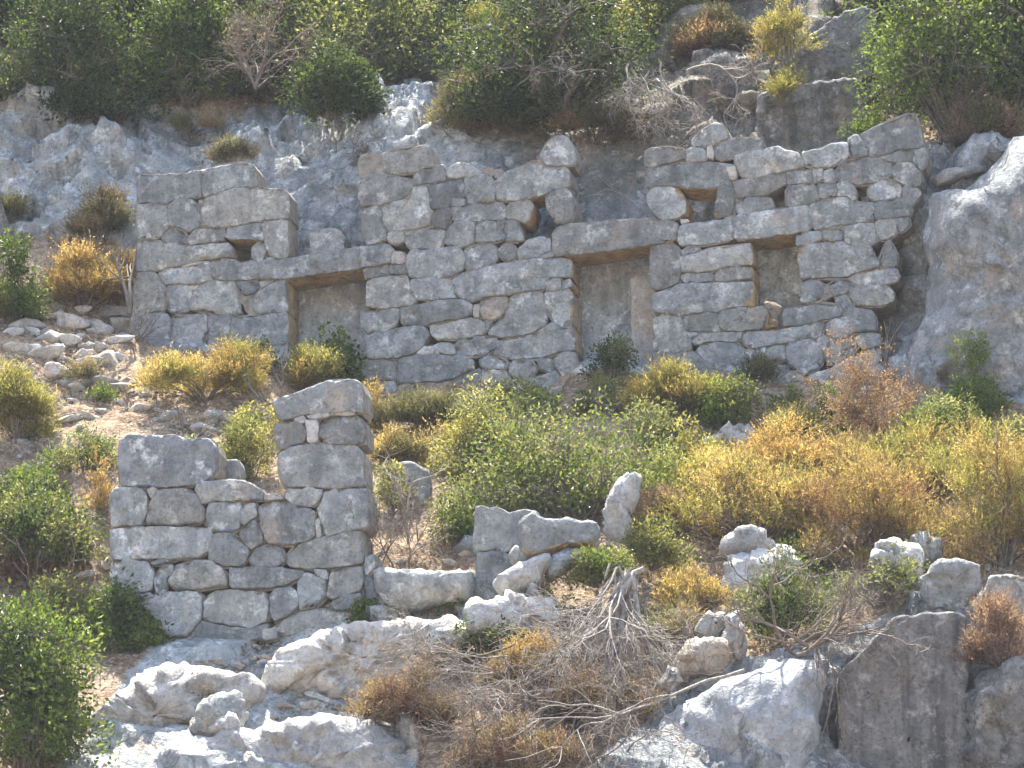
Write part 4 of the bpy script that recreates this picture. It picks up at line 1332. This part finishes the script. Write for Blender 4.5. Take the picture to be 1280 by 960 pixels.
plant('evergreen_tree', 'wide olive-green tree between the bare tree and the dark middle tree', 'tree', 490, 110, 260, 200, 'broad', 'green', 15, gaps=0.22, trunk=0.06, mat2='olive', frac2=0.5, leaf=BT)
plant('evergreen_shrub', 'dark rounded bush drooping over the cliff right of the bare tree', 'shrub', 415, 155, 120, 110, 'broad', 'darkg', 16, leaf=BT, mat2='green', frac2=0.3, forward=0.4)
plant('evergreen_tree', 'big dark tree at the top middle of the cliff', 'tree', 690, 150, 260, 260, 'broad', 'darkg', 17, gaps=0.2, trunk=0.08, leaf=BT, mat2='green', frac2=0.15, forward=0.4)
plant('evergreen_shrub', 'dark low bush under the big dark tree', 'shrub', 640, 160, 160, 90, 'broad', 'darkg', 18, leaf=BT, flat=True, dens=0.9, forward=0.3)
plant('evergreen_tree', 'yellowish leafy tree right of the big dark tree', 'tree', 835, 60, 130, 150, 'broad', 'olive', 19, trunk=0.04, leaf=BL, mat2='yellowg', frac2=0.5)
plant('broom_shrub', 'yellow scrub leaning beside the big dark tree', 'shrub', 615, 75, 70, 70, 'feather', 'yellowg', 20, leaf=FE, dens=0.7, forward=0.8)
plant('evergreen_tree', 'sunlit bright green tree with thin trunk above the right end of the house wall', 'tree', 1190, 180, 220, 260, 'broad', 'green', 21, gaps=0.22, trunk=0.05, leaf=BT, mat2='bright', frac2=0.55, low=0.22, lean=-0.3, forward=0.2)
plant('evergreen_tree', 'dark tree in the top right corner', 'tree', 1275, 150, 200, 280, 'broad', 'darkg', 22, gaps=0.2, trunk=0.06, leaf=BT, mat2='green', frac2=0.25)
plant('evergreen_shrub', 'small pale green bush just above the right end of the house wall', 'shrub', 1085, 195, 70, 80, 'broad', 'bright', 23, leaf=BS, dens=0.8)
plant('broom_shrub', 'tall yellow shrub on the upper cliff right of centre', 'shrub', 985, 80, 90, 110, 'feather', 'yellowg', 24, leaf=FE, dens=0.8, gaps=0.4, mat2='ochre', frac2=0.4, y=1.2, lobes=9)
plant('broom_shrub', 'yellow tuft hanging below the tall yellow shrub', 'shrub', 975, 130, 66, 62, 'feather', 'yellowg', 224, leaf=FE, dens=0.8, gaps=0.35, y=0.55, lobes=8)
plant('broom_shrub', 'dark scrub under the bright tree at the right edge', 'shrub', 1230, 185, 110, 90, 'feather', 'dull', 25, leaf=FE, mat2='rust', frac2=0.4)
plant('broom_shrub', 'grey-brown scrub on the cliff beside the yellowish tree', 'shrub', 895, 80, 110, 80, 'feather', 'brown', 26, leaf=FE, mat2='dull', frac2=0.5)
plant('broom_shrub', 'pale dry scrub on the ledge above the middle of the house wall', 'shrub', 575, 170, 90, 100, 'feather', 'dull', 27, leaf=FE, mat2='straw', frac2=0.4, dens=0.6)
dead_shrub('bare_tree', 'leafless brownish tree on the cliff edge above the left doorway', 325, 140, 31, [(0, 0, 1), (-.3, 0, 1), (.35, -.2, 1), (.1, .2, 1), (-.5, -.1, .8), (.5, 0, .7)], 0.85, 0.022, 3, 5, -0.02, 0.55, 0.18, 'deadbrown', cat='tree', leafmat='brown', nleaf=700, forward=1.0)
dead_shrub('dead_shrub', 'tangle of bare grey branches hanging from the big dark tree', 800, 95, 32, [(-.6, -.5, -.2), (-.2, -.6, -.6), (.3, -.5, -.4), (-.8, -.4, .3), (.1, -.6, .2), (.5, -.4, .1), (-.4, -.4, -1), (0, -.4, -1), (-.8, -.3, -.8), (.4, -.4, -.9)], 0.85, 0.018, 3, 4, 0.07, 0.5, 0.22, 'dead', spot=0.3, y=0.9)
dead_shrub('dead_shrub', 'dark matted dry bush on the rock ledge left of the middle wall section', 445, 200, 33, [(-.6, -.5, .2), (.6, -.5, .3), (0, -.7, .5), (.3, -.8, 0), (-.3, -.7, .1)], 0.35, 0.01, 3, 4, 0.04, 0.9, 0.3, 'deadbrown', spot=0.12)
dead_shrub('dead_shrub', 'bare brown twigs at the right edge under the dark tree', 1250, 165, 34, [(-.4, -.3, 1), (.3, -.3, 1), (0, -.4, 1), (-.7, -.2, .8)], 0.7, 0.014, 3, 4, -0.01, 0.5, 0.18, 'deadbrown', leafmat='rust', nleaf=500)
dead_shrub('dead_branch', 'thin forked pale branch sticking up beside the middle lintel', 812, 272, 35, [(-.75, -.2, .75)], 0.62, 0.012, 1, 3, -0.01, 0.35, 0.12, 'dead', y=-0.2, cat='branch')
dead_shrub('dead_shrub', 'brownish twig scrub on the upper cliff left of the yellow shrub', 900, 130, 36, [(-.5, -.5, .8), (.4, -.5, .8), (0, -.6, .9), (-.8, -.4, .4)], 0.5, 0.01, 3, 4, 0.0, 0.6, 0.2, 'deadbrown')
# --- left side
plant('leafy_shrub', 'green shrub at the left edge beside the rubble', 'shrub', 18, 400, 80, 120, 'broad', 'green', 41, leaf=BL, mat2='bright', frac2=0.4)
plant('broom_shrub', 'orange dry scrub left of the house wall', 'shrub', 105, 388, 110, 100, 'feather', 'orange', 42, leaf=FE, mat2='ochre', frac2=0.4, dens=1.3)
plant('broom_shrub', 'orange dry tuft against the left end of the house wall', 'shrub', 150, 380, 50, 80, 'feather', 'orange', 43, leaf=FE, dens=1.1)
plant('broom_shrub', 'grey-green dry bush on the ledge above the orange scrub', 'shrub', 125, 300, 85, 85, 'feather', 'dull', 44, leaf=FE, mat2='straw', frac2=0.35)
plant('broom_shrub', 'small dull bush on the cliff at the left edge', 'shrub', 10, 275, 46, 44, 'feather', 'dull', 45, leaf=FE)
plant('broom_shrub', 'yellow-green scrub at the left edge below the green shrub', 'shrub', 5, 405, 50, 60, 'feather', 'yellowg', 46, leaf=FE)
plant('broom_shrub', 'olive-yellow scrub at the left edge of the rubble slope', 'shrub', 20, 555, 90, 120, 'feather', 'yellowg', 47, leaf=FE, mat2='dull', frac2=0.4)
plant('broom_shrub', 'wide yellow scrub below the left end of the house wall', 'shrub', 255, 503, 185, 92, 'feather', 'ochre', 48, leaf=FE, mat2='yellowg', frac2=0.4, dens=1.3, lobes=20)
plant('leafy_shrub', 'small green sprig at the right end of the wide yellow scrub', 'shrub', 330, 470, 44, 60, 'broad', 'bright', 49, leaf=BS, dens=0.7)
plant('leafy_shrub', 'green bush with pale leaves growing in the left doorway', 'shrub', 415, 480, 90, 80, 'broad', 'bright', 50, leaf=(0.075, 0.055), mat2='green', frac2=0.3, dens=0.8)
plant('broom_shrub', 'yellow-green scrub at the foot of the left doorway', 'shrub', 385, 492, 80, 80, 'feather', 'yellowg', 51, leaf=FE, mat2='orange', frac2=0.3)
plant('leafy_shrub', 'yellow-green bush between the lower wall block and the pier', 'shrub', 310, 610, 90, 110, 'broad', 'olive', 52, leaf=BS, mat2='yellowg', frac2=0.5)
plant('leafy_shrub', 'loose green bush left of the dark top block', 'shrub', 105, 590, 95, 66, 'broad', 'bright', 53, leaf=BS, mat2='olive', frac2=0.5, dens=0.8)
plant('broom_shrub', 'orange tuft against the left end of the lower wall', 'shrub', 125, 645, 46, 74, 'feather', 'orange', 54, leaf=FE, dens=0.8)
plant('leafy_shrub', 'spreading green shrub at the left edge beside the lower wall', 'shrub', 55, 710, 170, 130, 'broad', 'green', 55, leaf=BL, mat2='olive', frac2=0.5, dens=0.55, gaps=0.25)
plant('broom_shrub', 'rust-brown twiggy clump at the left edge', 'shrub', 30, 728, 100, 62, 'feather', 'rust', 56, leaf=FE, dens=0.9)
plant('leafy_shrub', 'big glossy green shrub in the lower left corner', 'shrub', 35, 960, 190, 250, 'broad', 'green', 57, leaf=(0.07, 0.036), mat2='bright', frac2=0.45, forward=0.3)
plant('leafy_shrub', 'glossy green shrub at the foot of the lower wall', 'shrub', 145, 815, 120, 90, 'broad', 'bright', 58, leaf=(0.065, 0.032), mat2='green', frac2=0.4)
plant('leafy_shrub', 'pale olive bush between the two glossy green shrubs', 'shrub', 70, 790, 130, 90, 'broad', 'olive', 59, leaf=BS, dens=0.7, mat2='straw', frac2=0.2)
dead_shrub('dead_shrub', 'bare twigs against the left foot of the house wall', 165, 440, 60, [(-.3, -.3, 1), (.3, -.3, 1), (.8, -.2, 1), (.5, -.3, .9)], 0.5, 0.012, 2, 3, -0.01, 0.5, 0.15, 'bark', y=0.85)
dead_shrub('bare_tree', 'bare forked trunk left of the house wall', 162, 392, 61, [(-.05, 0, 1), (-.2, -.1, 1)], 0.95, 0.03, 1, 3, -0.02, 0.5, 0.1, 'bark', y=0.6, cat='tree')
dead_shrub('dead_branch', 'bare brown sticks leaning beside the wide yellow scrub', 350, 520, 62, [(-.5, -.2, 1), (-.2, -.2, 1), (-.9, -.3, .8)], 0.65, 0.018, 1, 3, 0, 0.4, 0.1, 'bark', cat='branch')
dead_shrub('dead_branch', 'bare dark sticks on the rubble above the dark top block', 235, 560, 63, [(.4, -.2, 1), (-.2, -.2, .5), (.6, -.3, .9)], 0.6, 0.013, 1, 3, 0, 0.5, 0.12, 'bark', cat='branch')
dead_shrub('dead_branch', 'bare crossing branches at the left edge beside the lower wall', 60, 760, 64, [(-.6, -.3, .8), (.6, -.3, .3), (.2, -.4, 1), (-.8, -.3, .2)], 0.8, 0.014, 2, 3, 0, 0.5, 0.15, 'deadbrown', cat='branch')
# --- middle
plant('leafy_shrub', 'big olive-green shrub spreading below the middle doorway', 'shrub', 715, 650, 310, 195, 'broad', 'olive', 71, leaf=(0.062, 0.03), mat2='bright', frac2=0.3, lobes=46, dens=1.0, depth=0.6)
plant('leafy_shrub', 'olive shrub at the left shoulder of the big olive-green shrub', 'shrub', 605, 595, 130, 125, 'broad', 'olive', 72, leaf=BS, mat2='yellowg', frac2=0.4)
plant('leafy_shrub', 'low yellow-green bush behind the low wall stub', 'shrub', 570, 680, 90, 80, 'broad', 'olive', 73, leaf=BS, mat2='bright', frac2=0.3, dens=0.8)
plant('broom_shrub', 'dull grey-green scrub at the foot of the middle wall section', 'shrub', 525, 545, 110, 75, 'feather', 'dull', 74, leaf=FE, dens=1.2)
plant('broom_shrub', 'yellow dry tuft beside the top of the pier', 'shrub', 463, 545, 34, 75, 'feather', 'ochre', 75, leaf=FE, dens=0.8)
plant('broom_shrub', 'yellowish dry bush at the left foot of the big olive-green shrub', 'shrub', 555, 570, 70, 40, 'feather', 'straw', 76, leaf=FE, dens=0.8, mat2='ochre', frac2=0.5)
plant('leafy_shrub', 'yellow-green bush to the right of the pier', 'shrub', 490, 640, 60, 80, 'broad', 'olive', 77, leaf=BS, dens=0.7, mat2='yellowg', frac2=0.5)
plant('leafy_shrub', 'small green shrub in the foot of the middle doorway', 'shrub', 765, 478, 70, 75, 'broad', 'green', 78, leaf=BS, dens=0.7, mat2='olive', frac2=0.5)
plant('broom_shrub', 'bright yellow scrub in front of the wall right of the middle doorway', 'shrub', 855, 520, 135, 92, 'feather', 'ochre', 79, leaf=FE, dens=1.4, mat2='yellowg', frac2=0.4, lobes=18)
plant('leafy_shrub', 'bright green bush at the right foot of the bright yellow scrub', 'shrub', 915, 535, 90, 75, 'broad', 'bright', 80, leaf=BS, mat2='olive', frac2=0.5)
plant('leafy_shrub', 'olive bush below the bright yellow scrub', 'shrub', 820, 560, 110, 70, 'broad', 'olive', 81, leaf=BS, mat2='dull', frac2=0.3)
plant('broom_shrub', 'dull dark tuft at the foot of the wall under the window', 'shrub', 955, 478, 66, 36, 'feather', 'dull', 82, leaf=FE, dens=1.2)
plant('leafy_shrub', 'small bright green sprout under the window wall', 'shrub', 985, 520, 50, 50, 'broad', 'bright', 83, leaf=BS, dens=0.7)
plant('leafy_shrub', 'small green sprig at the foot of the pier', 'shrub', 458, 788, 50, 48, 'broad', 'bright', 84, leaf=(0.045, 0.028), dens=0.8)
plant('leafy_shrub', 'small yellow-green sprig at the foot of the low wall stub', 'shrub', 568, 770, 40, 38, 'broad', 'olive', 85, leaf=BS, dens=0.7, mat2='bright', frac2=0.4)
plant('leafy_shrub', 'low green shrub sprawling over the pale rock below the low wall stub', 'shrub', 600, 825, 170, 70, 'broad', 'green', 86, leaf=BS, mat2='olive', frac2=0.5, flat=True, dens=0.9)
plant('leafy_shrub', 'low olive shrub between the sprawling shrub and the bare stump', 'shrub', 690, 785, 110, 60, 'broad', 'olive', 87, leaf=BS, mat2='green', frac2=0.4, flat=True, dens=0.8)
plant('leafy_shrub', 'green bush in front of the fallen beam', 'shrub', 745, 740, 110, 70, 'broad', 'olive', 88, leaf=BS, mat2='bright', frac2=0.5, forward=0.5)
plant('leafy_shrub', 'green bush climbing right of the upright pale boulder', 'shrub', 815, 715, 90, 80, 'broad', 'olive', 89, leaf=BS, dens=0.8, forward=0.3, mat2='yellowg', frac2=0.3)
plant('broom_shrub', 'rust-brown needle heap right of the upright pale boulder', 'shrub', 815, 665, 80, 70, 'feather', 'rust', 90, leaf=FE, dens=1.4)
plant('broom_shrub', 'golden dry scrub beside the white rounded boulder', 'shrub', 870, 775, 85, 95, 'feather', 'ochre', 91, leaf=FE, dens=1.0)
plant('broom_shrub', 'rust-red dry brush above the dark hollow', 'shrub', 510, 915, 150, 95, 'feather', 'rust', 92, leaf=FE, dens=0.9, mat2='straw', frac2=0.5, gaps=0.4, flat=True, lobes=26)
plant('broom_shrub', 'orange-tan dry brush left of the bare stump', 'shrub', 665, 870, 150, 75, 'feather', 'straw', 93, leaf=FE, dens=0.9, mat2='orange', frac2=0.5, flat=True)
dead_shrub('dead_shrub', 'great fan of bare grey branches hanging from the bare stump', 785, 712, 94,
           [(-.15, -.25, -1), (-.3, -.3, -1), (.05, -.3, -1), (-.5, -.3, -1), (-.75, -.3, -.9), (.2, -.3, -1), (-.1, -.4, -1), (-.6, -.35, -1), (-.9, -.3, -.8), (.3, -.4, -1), (-.4, -.4, -1.1), (0, -.3, -1.2), (-.2, -.3, -1), (-.3, -.4, -1.3)],
           1.35, 0.016, 3, 5, 0.02, 0.4, 0.15, 'dead', y=-7.1, ratio=0.6, spot=0.12,
           stems=[([(20, 0), (8, 4), (0, 22), (-8, 55), (-14, 90), (-30, 130), (-60, 170), (-120, 215), (-190, 250)], 0.042, 0.012), ([(0, 6), (-18, 30), (-22, 60), (-30, 95), (-70, 140), (-110, 180), (-190, 225)], 0.036, 0.010), ([(-10, 10), (-6, 50), (-10, 100), (-14, 150), (-20, 190), (-30, 240)], 0.03, 0.010), ([(6, 8), (14, 60), (30, 110), (50, 150), (60, 200)], 0.028, 0.010), ([(2, 10), (-30, 70), (-90, 110), (-160, 150), (-230, 170)], 0.026, 0.008)])
dead_shrub('dead_shrub', 'drift of broken grey sticks below the great fan of branches', 740, 890, 194, [(-1, -.3, -.6), (-.6, -.3, -1), (-.9, -.3, -.9), (-.2, -.4, -1), (.3, -.4, -.8), (-1, -.4, -.2), (-.5, -.5, -.7), (.6, -.4, -.5)], 1.0, 0.013, 3, 4, 0.02, 0.4, 0.14, 'deadbrown', y=-8.1, spot=0.45)
dead_shrub('dead_shrub', 'mat of bare grey twigs spreading left at the bottom middle', 700, 880, 95, [(-1, -.4, -.3), (-1, -.5, -.6), (-.7, -.6, -.9), (-.3, -.5, -1), (-1, -.3, 0), (.2, -.5, -1), (-.9, -.5, -.2)], 1.0, 0.016, 3, 4, 0.02, 0.45, 0.16, 'dead', y=-8.0, spot=0.25)
dead_shrub('dead_shrub', 'mat of dry brown twigs along the bottom edge beside the big smooth boulder', 720, 945, 96, [(-1, -.2, .2), (-.6, -.3, .5), (.3, -.4, .4), (.8, -.3, .2), (-.3, -.4, .6), (-.9, -.3, .5), (.6, -.4, -.1)], 0.9, 0.014, 3, 4, 0.02, 0.5, 0.18, 'deadbrown', y=-8.5, spot=0.4)
dead_shrub('dead_shrub', 'drooping curtain of dry brown twigs left of the bare stump', 690, 805, 195, [(-.3, -.4, -1), (-.6, -.4, -1), (-.9, -.4, -.9), (0, -.4, -1), (-.5, -.5, -.8), (-1, -.4, -.6), (.3, -.4, -1), (-.7, -.5, -1.2)], 1.1, 0.012, 3, 5, 0.02, 0.35, 0.13, 'deadbrown', y=-7.7, spot=0.5, leafmat='rust', nleaf=2500)
dead_shrub('dead_branch', 'bare grey branch lying across the top of the big smooth boulder', 930, 838, 97, [(-1, -.35, -.28)], 1.5, 0.03, 2, 4, 0.012, 0.32, 0.1, 'dead', y=-8.25, cat='branch')
dead_shrub('dead_shrub', 'dense dry twigs to the right of the pier', 485, 715, 98, [(-.4, -.3, 1), (.2, -.3, 1), (.6, -.3, .9), (-.2, -.3, 1), (.9, -.3, .7), (0, -.3, 1), (.4, -.4, 1)], 0.72, 0.012, 3, 4, 0.0, 0.5, 0.17, 'deadbrown', y=-5.1, spot=0.15)
dead_shrub('dead_shrub', 'pale forked dead branch above the dry twigs beside the pier', 510, 680, 99, [(-.25, -.3, 1), (.05, -.3, 1)], 0.75, 0.018, 2, 3, 0.0, 0.45, 0.14, 'dead', y=-5.0)
dead_shrub('dead_shrub', 'twigs trailing left over the rust-red brush', 640, 840, 100, [(-1, -.3, .05), (-1, -.4, -.25), (-.9, -.4, .2), (-1, -.4, -.1)], 0.95, 0.012, 3, 4, 0.015, 0.4, 0.14, 'dead', y=-7.7, spot=0.2)
# --- right side
plant('broom_shrub', 'broad ochre scrub on the right slope above the white rounded boulder', 'shrub', 940, 690, 260, 190, 'feather', 'ochre', 111, leaf=FE, dens=1.5, lobes=30, mat2='yellowg', frac2=0.35, depth=0.6)
plant('broom_shrub', 'ochre scrub in the middle of the right slope', 'shrub', 1080, 700, 250, 190, 'feather', 'ochre', 112, leaf=FE, dens=1.5, lobes=26, mat2='brown', frac2=0.35, depth=0.6)
plant('broom_shrub', 'yellow-green scrub on the right slope below the rust-brown bush', 'shrub', 1145, 635, 230, 150, 'feather', 'yellowg', 113, leaf=FE, dens=1.4, lobes=22, mat2='ochre', frac2=0.4)
plant('broom_shrub', 'tall yellow scrub at the right edge', 'shrub', 1255, 705, 190, 215, 'feather', 'ochre', 114, leaf=FE, dens=1.5, lobes=26, mat2='yellowg', frac2=0.45)
plant('broom_shrub', 'orange-brown scrub below the window wall on the right slope', 'shrub', 985, 610, 160, 110, 'feather', 'orange', 115, leaf=FE, dens=1.2, mat2='ochre', frac2=0.5)
plant('broom_shrub', 'olive scrub behind the orange-brown scrub', 'shrub', 1010, 555, 130, 60, 'feather', 'yellowg', 116, leaf=FE, dens=1.1, mat2='dull', frac2=0.4)
plant('leafy_shrub', 'bright green bush in front of the great rock outcrop', 'shrub', 1215, 530, 90, 115, 'broad', 'bright', 117, leaf=BS, dens=0.9)
plant('leafy_shrub', 'yellow-green bush below the great rock outcrop', 'shrub', 1180, 570, 130, 95, 'broad', 'olive', 118, leaf=BS, mat2='bright', frac2=0.5)
plant('leafy_shrub', 'green bush at the right edge below the great rock outcrop', 'shrub', 1275, 600, 70, 90, 'broad', 'olive', 119, leaf=BS, mat2='yellowg', frac2=0.5)
dead_shrub('dry_bush', 'rust-brown dry bush in front of the right end of the house wall', 1095, 570, 120, [(-.5, -.3, 1), (-.2, -.3, 1), (.1, -.3, 1), (.4, -.3, 1), (.7, -.3, .9), (-.8, -.3, .8), (0, -.5, 1)], 0.72, 0.012, 3, 5, -0.01, 0.5, 0.16, 'deadbrown', cat='shrub', leafmat='brown', nleaf=9000, spot=0.12)
dead_shrub('dead_stump', 'dark charred stump in the cleft at the right end of the house wall', 1108, 465, 121, [(-.15, -.1, 1), (.05, -.1, 1), (.2, -.1, 1), (-.05, -.1, 1)], 0.5, 0.035, 1, 2, 0, 0.25, 0.08, 'bark', y=-1.25, cat='stump')
plant('leafy_shrub', 'sprawling green shrub with bare limbs above the rock-cut face', 'shrub', 985, 800, 150, 110, 'broad', 'green', 122, leaf=BS, mat2='olive', frac2=0.35, dens=0.55, forward=0.4, gaps=0.2)
plant('leafy_shrub', 'thin green sprays right of the sprawling shrub', 'shrub', 1100, 760, 160, 80, 'broad', 'olive', 123, leaf=BS, mat2='green', frac2=0.4, dens=0.35, gaps=0.3, forward=0.3)
dead_shrub('dead_shrub', 'bare twisted limbs in the sprawling shrub above the rock-cut face', 1000, 815, 124, [(1, -.3, .45), (.9, -.3, .15), (.7, -.4, .6), (-.5, -.4, .5), (1, -.3, .3), (-.3, -.4, .1), (.4, -.5, .3), (-.7, -.4, .2), (1, -.4, .6)], 0.95, 0.022, 3, 4, 0.0, 0.5, 0.2, 'deadbrown', y=-7.7, spot=0.15)
dead_shrub('dead_branch', 'bare pale roots hanging down the rock-cut face', 1040, 835, 125, [(.25, -.1, -1), (-.02, -.1, -1), (.5, -.1, -.8)], 0.9, 0.013, 2, 3, 0.04, 0.3, 0.14, 'deadbrown', y=-8.15, cat='branch')
plant('broom_shrub', 'rust-brown scrub hanging over the lower right rock', 'shrub', 1250, 840, 110, 100, 'feather', 'rust', 126, leaf=FE, dens=0.9, y=-7.6)
plant('leafy_shrub', 'green sprout between the ochre scrub and the sprawling shrub', 'shrub', 1010, 715, 70, 50, 'broad', 'bright', 127, leaf=BS, dens=0.7)

for (nm, lab, px, py, w, h, kd, mt, sd, m2, fr) in [
    ('broom_shrub', 'ochre scrub between the orange-brown scrub and the olive-green shrub', 880, 640, 120, 90, 'feather', 'ochre', 301, 'yellowg', .5),
    ('broom_shrub', 'low ochre scrub right of the white rounded boulder', 1030, 715, 130, 60, 'feather', 'ochre', 302, 'straw', .4),
    ('broom_shrub', 'low straw-coloured scrub above the blocks at the right', 1190, 710, 120, 50, 'feather', 'straw', 303, 'ochre', .5),
    ('broom_shrub', 'yellow-green scrub at the right edge under the great rock outcrop', 1275, 640, 100, 90, 'feather', 'yellowg', 304, 'ochre', .4),
    ('broom_shrub', 'tan dry bush at the foot of the rust-brown bush', 1060, 610, 130, 80, 'feather', 'ochre', 305, 'brown', .5),
    ('leafy_shrub', 'low green bush left of the rust-brown bush', 1030, 530, 80, 55, 'broad', 'olive', 306, 'bright', .4),
    ('leafy_shrub', 'olive bush filling the hollow right of the big olive-green shrub', 865, 600, 110, 80, 'broad', 'olive', 307, 'yellowg', .5),
    ('leafy_shrub', 'olive bush between the big olive-green shrub and the fallen beam', 690, 640, 150, 70, 'broad', 'olive', 308, 'green', .4),
    ('leafy_shrub', 'green bush under the pointed stone of the middle wall section', 650, 520, 120, 60, 'broad', 'olive', 309, 'bright', .4),
    ('leafy_shrub', 'low bush at the foot of the middle doorway', 770, 515, 120, 60, 'broad', 'olive', 310, 'bright', .35),
    ('leafy_shrub', 'olive bush behind the dark top block', 215, 590, 110, 50, 'broad', 'olive', 311, 'yellowg', .5),
    ('leafy_shrub', 'yellow-green bush just left of the pier top', 320, 545, 90, 60, 'broad', 'olive', 312, 'yellowg', .6),
    ('broom_shrub', 'yellow dry bush on the slope right of the pier', 500, 580, 70, 50, 'feather', 'ochre', 313, 'dull', .4),
    ('broom_shrub', 'low dull brush on the rubble slope', 110, 480, 60, 26, 'feather', 'straw', 314, 'dull', .5),
    ('leafy_shrub', 'green weed in the middle of the rubble slope', 120, 500, 50, 26, 'broad', 'bright', 315, 'olive', .4),
    ('leafy_shrub', 'green bush at the left edge above the spreading shrub', 30, 630, 110, 60, 'broad', 'green', 316, 'bright', .4),
    ('broom_shrub', 'straw-coloured brush under the dead branch fan', 760, 900, 150, 80, 'feather', 'straw', 317, 'rust', .4),
    ('broom_shrub', 'rusty brush along the bottom edge below the dead branch fan', 650, 965, 190, 80, 'feather', 'rust', 318, 'straw', .5),
    ('broom_shrub', 'pale dry brush between the bare stump and the golden scrub', 840, 810, 90, 70, 'feather', 'straw', 319, 'olive', .3),
    ('broom_shrub', 'small dry tuft on the pale ledge', 255, 905, 60, 60, 'feather', 'straw', 320, 'brown', .5),
    ('broom_shrub', 'brown matted scrub hanging below the big dark tree', 620, 175, 110, 50, 'feather', 'dull', 322, 'brown', .15),
    ('broom_shrub', 'dark matted scrub hanging above the middle doorway', 745, 175, 120, 70, 'feather', 'dull', 323, 'brown', .1),
    ('broom_shrub', 'dry scrub on the cliff edge above the left end of the house wall', 240, 170, 90, 40, 'feather', 'dull', 324, 'straw', .4),
    ('broom_shrub', 'small dull tuft on the rock above the left doorway', 290, 205, 60, 40, 'feather', 'dull', 325, 'straw', .3),
    ('leafy_shrub', 'pale green weeds above the white rounded boulder', 1000, 690, 60, 40, 'broad', 'olive', 321, 'bright', .4)]:
    loose_brush = sd in (317, 318, 319)
    plant(nm, lab, 'shrub', px, py, w, h, kd, mt, sd, leaf=FE if kd == 'feather' else BS, mat2=m2, frac2=fr, dens=0.8 if loose_brush else 1.0, flat=loose_brush, gaps=0.4 if loose_brush else 0.12)

# --- dry grass on the bare soil
gp = hits(surface_sample(9000, soil_keep))
r = np.random.default_rng(5)
n = len(gp)
per = 3
P = np.repeat(gp, per, 0) + r.normal(size=(n * per, 3)) * np.array([0.03, 0.03, 0.005])
D = r.normal(size=(n * per, 3)) * 0.5 + np.array([0, -0.1, 0.8])
keepn = perlin(P * 1.3) > -0.1
P, D = P[keepn], D[keepn]
V, Q, rn = leaves_mesh(P, D, r.uniform(0.05, 0.16, len(P)), 0.009, r.random(len(P)), r, 0.1)
g = link('dry_grass', mesh_np('dry_grass', V, Q, attrs={'rnd': rn}, mats=[M['straw']], smooth=False))
tag(g, 'short dry straw and litter over the slope', 'grass', kind='stuff')

# ------------------------------------------------------------------ thin air between the shore and the hillside
hv = np.array([[x, y, z] for z in (-19, 48) for y in (-905, 70) for x in (-905, 905)], float)
hq = np.array([[0, 2, 3, 1], [4, 5, 7, 6], [0, 1, 5, 4], [2, 6, 7, 3], [0, 4, 6, 2], [1, 3, 7, 5]])
hm = bpy.data.materials.new('haze')
hm.use_nodes = True
hm.node_tree.nodes.clear()
pv = hm.node_tree.nodes.new('ShaderNodeVolumePrincipled')
pv.inputs['Color'].default_value = (0.92, 0.95, 1.0, 1)
pv.inputs['Density'].default_value = 0.00034
pv.inputs['Anisotropy'].default_value = 0.0
ho = hm.node_tree.nodes.new('ShaderNodeOutputMaterial')
hm.node_tree.links.new(pv.outputs[0], ho.inputs['Volume'])
hz = link('haze', mesh_np('haze', hv, hq, mats=[hm], smooth=False))
tag(hz, 'thin bright haze in the air in front of the hillside', 'haze', kind='stuff')
